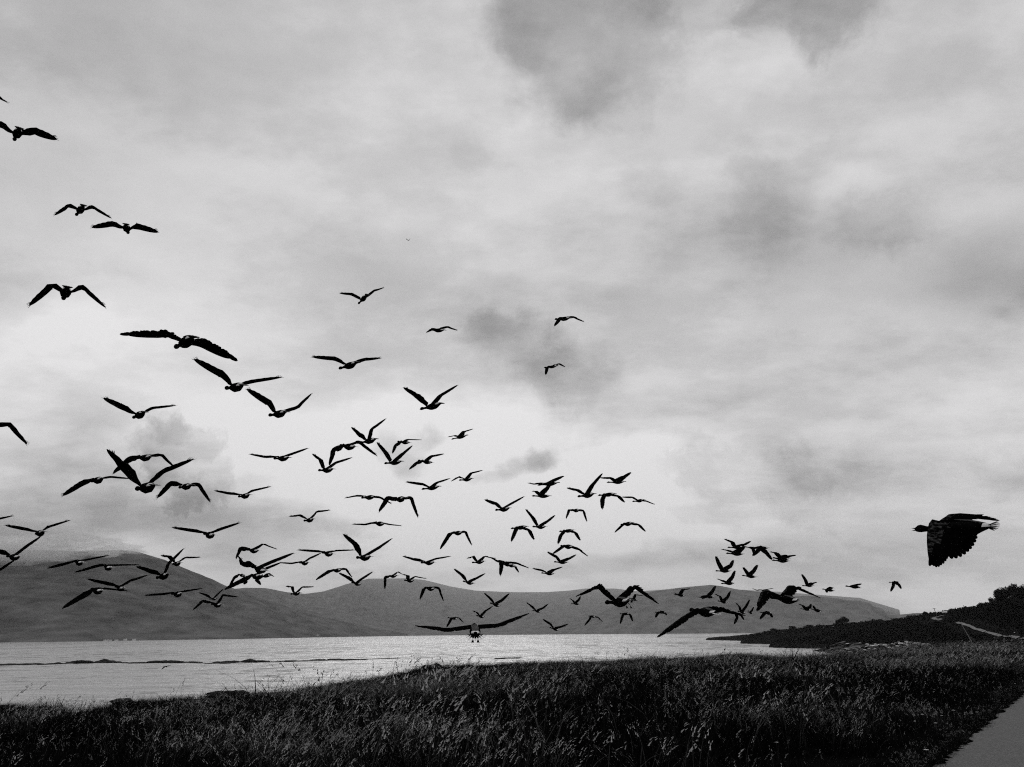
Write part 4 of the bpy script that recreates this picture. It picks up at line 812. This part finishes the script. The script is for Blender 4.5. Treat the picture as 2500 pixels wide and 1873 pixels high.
GEESE = '''-40,245 -28,225 -75,225 -110,235 -8,236 16,250
34,344 48,311 3,306 -55,298 84,322 139,341
185,527 205,500 168,504 133,525 225,506 272,533
313,571 307,546 274,548 224,556 331,553 387,567
154,732 165,699 127,699 72,747 201,702 258,751
426,850 475,821 407,818 310,818 492,839 564,875
549,949 597,940 541,916 473,878 617,932 688,921
655,1015 702,1005 655,985 602,951 725,994 760,961
324,1021 354,1005 294,993 252,972 372,997 429,990
874,743 897,718 858,719 829,716 913,711 937,703
826,901 875,884 818,877 762,872 888,879 929,875
1024,1000 1081,984 1017,967 985,946 1076,965 1117,940
1046,806 1088,806 1058,802 1041,812 1092,799 1116,807
1353,780 1395,776 1364,781 1354,796 1400,775 1425,786
1327,898 1363,893 1335,898 1332,915 1365,889 1379,896
-60,1055 -38,1030 -75,1025 -110,1060 22,1038 65,1085
331,1195 380,1184 298,1137 262,1097 399,1152 473,1121
331,1119 372,1115 315,1121 276,1154 394,1112 425,1141
222,1176 252,1168 198,1183 153,1211 270,1165 318,1169
436,1191 469,1184 417,1182 384,1216 484,1184 513,1226
667,1120 708,1117 647,1116 609,1109 712,1108 752,1094
581,1213 611,1208 558,1205 523,1198 615,1199 661,1188
741,1272 767,1267 732,1259 706,1261 774,1250 805,1246
776,1149 816,1145 782,1124 763,1108 821,1129 859,1117
828,1088 870,1091 814,1100 804,1136 876,1080 920,1113
877,1082 921,1071 874,1058 859,1043 907,1048 942,1022
937,1132 984,1126 941,1106 920,1080 984,1107 1006,1088
969,1078 1003,1081 965,1088 958,1107 995,1073 1030,1074
1019,1124 1059,1130 1016,1131 999,1146 1053,1114 1084,1108
1101,1073 1143,1062 1110,1064 1093,1067 1133,1054 1155,1047
1028,1195 1076,1187 1031,1183 991,1177 1067,1178 1098,1168
1120,1173 1155,1168 1118,1165 1102,1175 1151,1155 1178,1148
881,1216 918,1212 870,1211 842,1216 927,1215 955,1230
962,1222 990,1215 945,1217 925,1249 1003,1217 1020,1263
909,1277 941,1279 892,1281 860,1280 951,1281 979,1284
785,1349 814,1353 767,1346 727,1343 817,1345 867,1343
869,1362 907,1359 867,1330 838,1304 924,1337 956,1315
730,1374 754,1374 712,1376 681,1374 756,1363 784,1350
806,1394 836,1391 802,1395 771,1415 844,1390 858,1409
857,1422 884,1427 848,1410 827,1399 880,1415 910,1396
945,1408 971,1405 940,1410 939,1438 971,1397 986,1404
986,1417 1012,1418 995,1406 984,1402 1013,1408 1041,1413
1100,1302 1131,1300 1097,1304 1074,1340 1136,1300 1151,1331
1026,1374 1063,1373 1010,1366 983,1358 1064,1364 1100,1358
1151,1374 1185,1370 1155,1360 1140,1363 1184,1359 1210,1364
1215,1371 1255,1380 1224,1376 1221,1405 1262,1376 1290,1387
1228,1374 1262,1384 1214,1370 1197,1361 1258,1385 1265,1397
1129,1419 1159,1425 1128,1405 1108,1389 1162,1412 1184,1400
1035,1435 1063,1438 1034,1439 1025,1463 1071,1437 1082,1467
1195,1472 1224,1480 1197,1462 1182,1448 1224,1466 1243,1449
1162,1503 1185,1506 1164,1496 1154,1491 1186,1491 1203,1480
1092,1508 1120,1511 1098,1517 1090,1531 1120,1509 1131,1520
1158,1526 1161,1550 1092,1537 1026,1529 1216,1526 1278,1502
1341,1532 1367,1539 1343,1524 1325,1512 1370,1530 1387,1523
1311,1185 1367,1178 1304,1182 1288,1179 1348,1174 1376,1162
1297,1211 1347,1211 1308,1200 1299,1199 1334,1193 1344,1180
1409,1213 1454,1205 1410,1198 1384,1191 1446,1184 1470,1156
1480,1178 1529,1176 1492,1168 1465,1167 1522,1165 1540,1153
1459,1210 1505,1205 1470,1220 1470,1243 1509,1212 1524,1227
1543,1225 1575,1220 1544,1215 1518,1214 1578,1224 1598,1232
1208,1246 1247,1240 1212,1232 1183,1220 1245,1231 1280,1212
1299,1286 1335,1286 1300,1264 1283,1243 1337,1272 1354,1258
1392,1247 1417,1245 1389,1246 1382,1266 1424,1248 1432,1273
1246,1291 1290,1285 1256,1300 1248,1322 1291,1295 1303,1318
1364,1298 1404,1294 1368,1308 1362,1328 1404,1301 1416,1320
1367,1333 1402,1335 1366,1340 1349,1353 1413,1342 1434,1358
1351,1372 1389,1373 1359,1361 1336,1348 1390,1363 1406,1354
1320,1399 1356,1401 1322,1393 1300,1388 1352,1391 1373,1384
1514,1282 1547,1276 1515,1286 1501,1300 1559,1282 1575,1298
1393,1473 1417,1476 1399,1467 1391,1461 1413,1464 1417,1456
1476,1472 1542,1466 1461,1433 1415,1453 1548,1432 1597,1468
1535,1461 1559,1466 1545,1462 1540,1472 1551,1452 1570,1454
1436,1504 1455,1506 1440,1511 1427,1527 1460,1508 1471,1519
1512,1499 1539,1498 1518,1508 1514,1523 1538,1501 1544,1517
1598,1495 1628,1495 1604,1499 1600,1508 1623,1497 1627,1502
1645,1451 1675,1455 1652,1450 1646,1447 1667,1440 1685,1437
1681,1489 1755,1497 1677,1505 1614,1548 1763,1491 1810,1502
1785,1497 1812,1500 1799,1508 1792,1524 1810,1504 1816,1514
1713,1455 1746,1459 1711,1459 1700,1457 1737,1446 1747,1430
1751,1467 1779,1472 1758,1457 1745,1450 1775,1459 1783,1443
1800,1492 1823,1497 1805,1482 1796,1471 1820,1482 1830,1464
1824,1494 1840,1500 1829,1494 1826,1490 1835,1491 1840,1482
1854,1495 1887,1497 1862,1502 1855,1512 1881,1500 1885,1508
1775,1337 1817,1335 1787,1324 1768,1316 1818,1329 1832,1321
1771,1351 1819,1353 1776,1344 1761,1341 1809,1341 1817,1333
1817,1335 1852,1340 1838,1341 1842,1356 1846,1337 1860,1333
1834,1337 1880,1338 1850,1344 1837,1357 1870,1350 1884,1367
1884,1362 1931,1365 1893,1350 1879,1347 1924,1358 1943,1355
1883,1368 1930,1370 1900,1366 1890,1362 1915,1362 1925,1358
1745,1394 1787,1394 1754,1376 1747,1358 1783,1381 1790,1367
1810,1405 1850,1409 1821,1395 1814,1385 1839,1394 1849,1379
1759,1425 1796,1424 1761,1417 1750,1413 1787,1409 1794,1393
1957,1430 1989,1430 1966,1417 1957,1402 1984,1424 1994,1421
1876,1458 1957,1467 1870,1446 1851,1483 1936,1432 1992,1456
1856,1441 1872,1442 1848,1441 1836,1437 1878,1438 1888,1436
1953,1486 1981,1490 1960,1479 1948,1474 1977,1482 1980,1474
1978,1486 2007,1495 1988,1485 1985,1478 2000,1489 2006,1491
2006,1438 2040,1443 2017,1440 2018,1447 2030,1434 2036,1436
2062,1431 2104,1434 2082,1433 2100,1436 2086,1429 2103,1425
2169,1422 2198,1421 2180,1431 2174,1444 2194,1428 2200,1438
2224,1293 2441,1284 2318,1318 2297,1380 2352,1257 2422,1270
-60,1285 -40,1280 -85,1275 -120,1270 -5,1268 31,1260
87,1304 107,1298 54,1291 13,1283 115,1288 171,1270
15,1358 50,1360 -2,1347 -40,1335 65,1333 100,1309
-40,1410 -22,1405 -60,1400 -85,1395 0,1392 38,1366
183,1371 202,1374 156,1378 116,1388 217,1366 266,1356
255,1381 271,1387 236,1383 184,1398 285,1380 340,1379
222,1439 251,1443 206,1451 153,1483 253,1437 313,1443
281,1432 304,1437 263,1426 215,1415 317,1418 361,1404
381,1412 413,1401 365,1394 333,1383 411,1376 449,1339
421,1378 441,1374 413,1360 393,1356 453,1362 489,1361
418,1450 445,1450 398,1451 355,1454 449,1444 494,1437
510,1463 531,1461 500,1452 485,1447 537,1445 545,1438
515,1475 542,1477 495,1467 471,1489 545,1453 581,1457
601,1342 633,1345 587,1339 576,1364 643,1329 675,1341
613,1383 652,1395 593,1376 583,1358 654,1375 718,1350
610,1406 637,1406 594,1415 548,1438 651,1387 686,1373
580,1403 599,1405 572,1410 559,1432 602,1417 594,1425
628,1408 665,1405 625,1415 637,1428 655,1400 668,1408
709,1451 734,1447 712,1434 698,1431 738,1434 766,1433
497,1303 524,1307 463,1295 420,1288 540,1292 585,1277
1299,1490 1323,1494 1297,1480 1285,1471 1326,1484 1337,1475
995,588 1000,586 993,585 991,582 999,585 1002,582
398,1628 412,1627 402,1628 394,1634 408,1626 418,1624'''
data = [[tuple(float(c) for c in p.split(',')) for p in line.split()] for line in GEESE.splitlines()]
SPECIAL = {
    0: 'goose mostly outside the frame, one wingtip at the upper left edge', 1: 'highest goose in full view, seen from below at the left edge',
    2: 'upper of the two geese close together high on the left', 3: 'lower of the two geese close together high on the left',
    4: 'goose alone with arched wings midway up the left side', 5: 'large goose with long spread wings and dipped head, left of centre',
    6: 'goose with left wing raised, just below the large spread-winged one', 12: 'small goose with drooped wings in mid sky above centre', 13: 'upper of two small geese alone right of centre in the sky', 14: 'lower of two small geese alone right of centre in the sky',
    15: 'goose cut by the left edge, only its bent wing showing', 52: 'goose seen from behind, wings spread wide, low over the water', 16: 'large V-winged goose crossing the arched one above the left hill',
    70: 'large goose with arched pale-streaked wing over the central hill', 76: 'large goose with long left wing slanting down to the waterline', 93: 'large goose with fanned left wing over the moorland hill',
    100: 'largest nearest goose with open bill and lowered wing, far right', 99: 'lone small goose with lowered wings between headland and largest goose',
    97: 'small goose over the hill crest, second left of the lone right one', 98: 'small goose with folded-back wings, next left of the lone right one',
    len(data) - 2: 'tiny distant bird speck high in the centre of the sky', len(data) - 1: 'small bird skimming low over the water below the reef',
    33: 'goose with strongly arched wings, darkest in the left centre sky', 114: 'goose with hooped wings above the tangled group left of centre'}
def zone(x, y):
    if y < 930: return 'in the middle sky' if x > 600 else 'high on the left'
    if x < 560 and y < 1250: return 'in the sky above the left mountain'
    if x < 560: return 'in front of the left mountain'
    if x < 760: return 'over the valley beside the left mountain' if y > 1240 else 'right of the big left cloud'
    if y < 1160 and x < 1060: return 'in the bright sky left of centre'
    if y < 1300 and x < 1060: return 'below the bright sky left of centre'
    if x < 1010: return 'just above the distant hills'
    if x < 1290: return 'in the centre above the water' if y > 1420 else ('in the centre bright sky' if y < 1300 else 'in the low clouds at centre')
    if x < 1660: return 'over the central hill' if y > 1420 else ('in the low clouds right of centre' if y > 1270 else 'in the bright sky right of centre')
    return 'in front of the moorland hill' if y > 1425 else 'in the sky above the moorland hill'
ORD = ['', 'first', 'second', 'third', 'fourth', 'fifth', 'sixth', 'seventh', 'eighth', 'ninth', 'tenth', 'eleventh', 'twelfth']
cls = {}
for i, d in enumerate(data):
    if i in SPECIAL: continue
    H, T, LW, LT, RW, RT = d; cy = (H[1] + T[1]) / 2; wl = max(math.dist(LT, T), math.dist(RT, T)); l, r = (cy - LT[1]) / wl, (cy - RT[1]) / wl
    pose = 'raised wings' if l > .22 and r > .22 else 'lowered wings' if l < -.22 and r < -.22 else 'tilted wings' if l * r < -.02 else 'level wings'
    cls.setdefault((pose, zone((H[0] + T[0]) / 2, cy)), []).append(((H[0] + T[0]) / 2, i))
labels = dict(SPECIAL)
for (pose, z), L in cls.items():
    L.sort()
    for k, (x, i) in enumerate(L):
        labels[i] = ('goose with %s %s' % (pose, z)) if len(L) == 1 else '%s from left of the geese with %s %s' % (ORD[k + 1] if len(L) > 1 else '', pose, z)
BIG = {5, 52, 70, 76, 93, 100}
for i, d in enumerate(data):
    goose(d, i, labels[i], big=i in BIG, legs=i in (52, 70), chordk={100: 1.75, 93: 1.12, 70: 1.1, 76: .9}.get(i, 1.0), nearK=(i == 100), spread={52: 1.15, 76: .7, 93: .6, 70: .5, 100: .6}.get(i, .42), droop={52: .65, 76: .25}.get(i, 0))

# ------------------------------------------------------------------ low cloud on the mountain top, then haze
mist = bpy.data.materials.new('cloud_vapour'); mist.use_nodes = True; t = mist.node_tree; t.nodes.remove(t.nodes['Principled BSDF'])
v = t.nodes.new('ShaderNodeVolumePrincipled'); v.inputs['Color'].default_value = (.98, .98, .98, 1); v.inputs['Density'].default_value = .010; t.links.new(v.outputs[0], t.nodes['Material Output'].inputs['Volume'])
V, Fc = [], []
rnd = random.Random(5)
for px, py, r, sx, sz in ((-150, 1318, 2150, 330, 55), (20, 1330, 2200, 200, 36), (110, 1336, 2240, 130, 24), (180, 1338, 2250, 110, 18), (240, 1335, 2270, 90, 12), (-40, 1345, 2150, 160, 30)):
    c = at_r(px, py, r); v_, f_ = rock_mesh(sx, 170, sz, px * .01, 12, .5); s_ = len(V); V += [(x + c[0], y + c[1], z + c[2]) for x, y, z in v_]; Fc += [tuple(q + s_ for q in g) for g in f_]
tag(mesh_obj('low_cloud', V, Fc, mist, smooth=True), kind='stuff', label='low cloud hanging on the left mountain top')
hazem = bpy.data.materials.new('haze_air'); hazem.use_nodes = True; t = hazem.node_tree; t.nodes.remove(t.nodes['Principled BSDF'])
v = t.nodes.new('ShaderNodeVolumePrincipled'); v.inputs['Color'].default_value = (.95, .95, .95, 1); v.inputs['Density'].default_value = 5.6e-5; t.links.new(v.outputs[0], t.nodes['Material Output'].inputs['Volume'])
V, Fc = [], []; box(V, Fc, -17000, 17000, -17000, 17000, -4, 1300)
tag(mesh_obj('haze', V, Fc, hazem), kind='stuff')
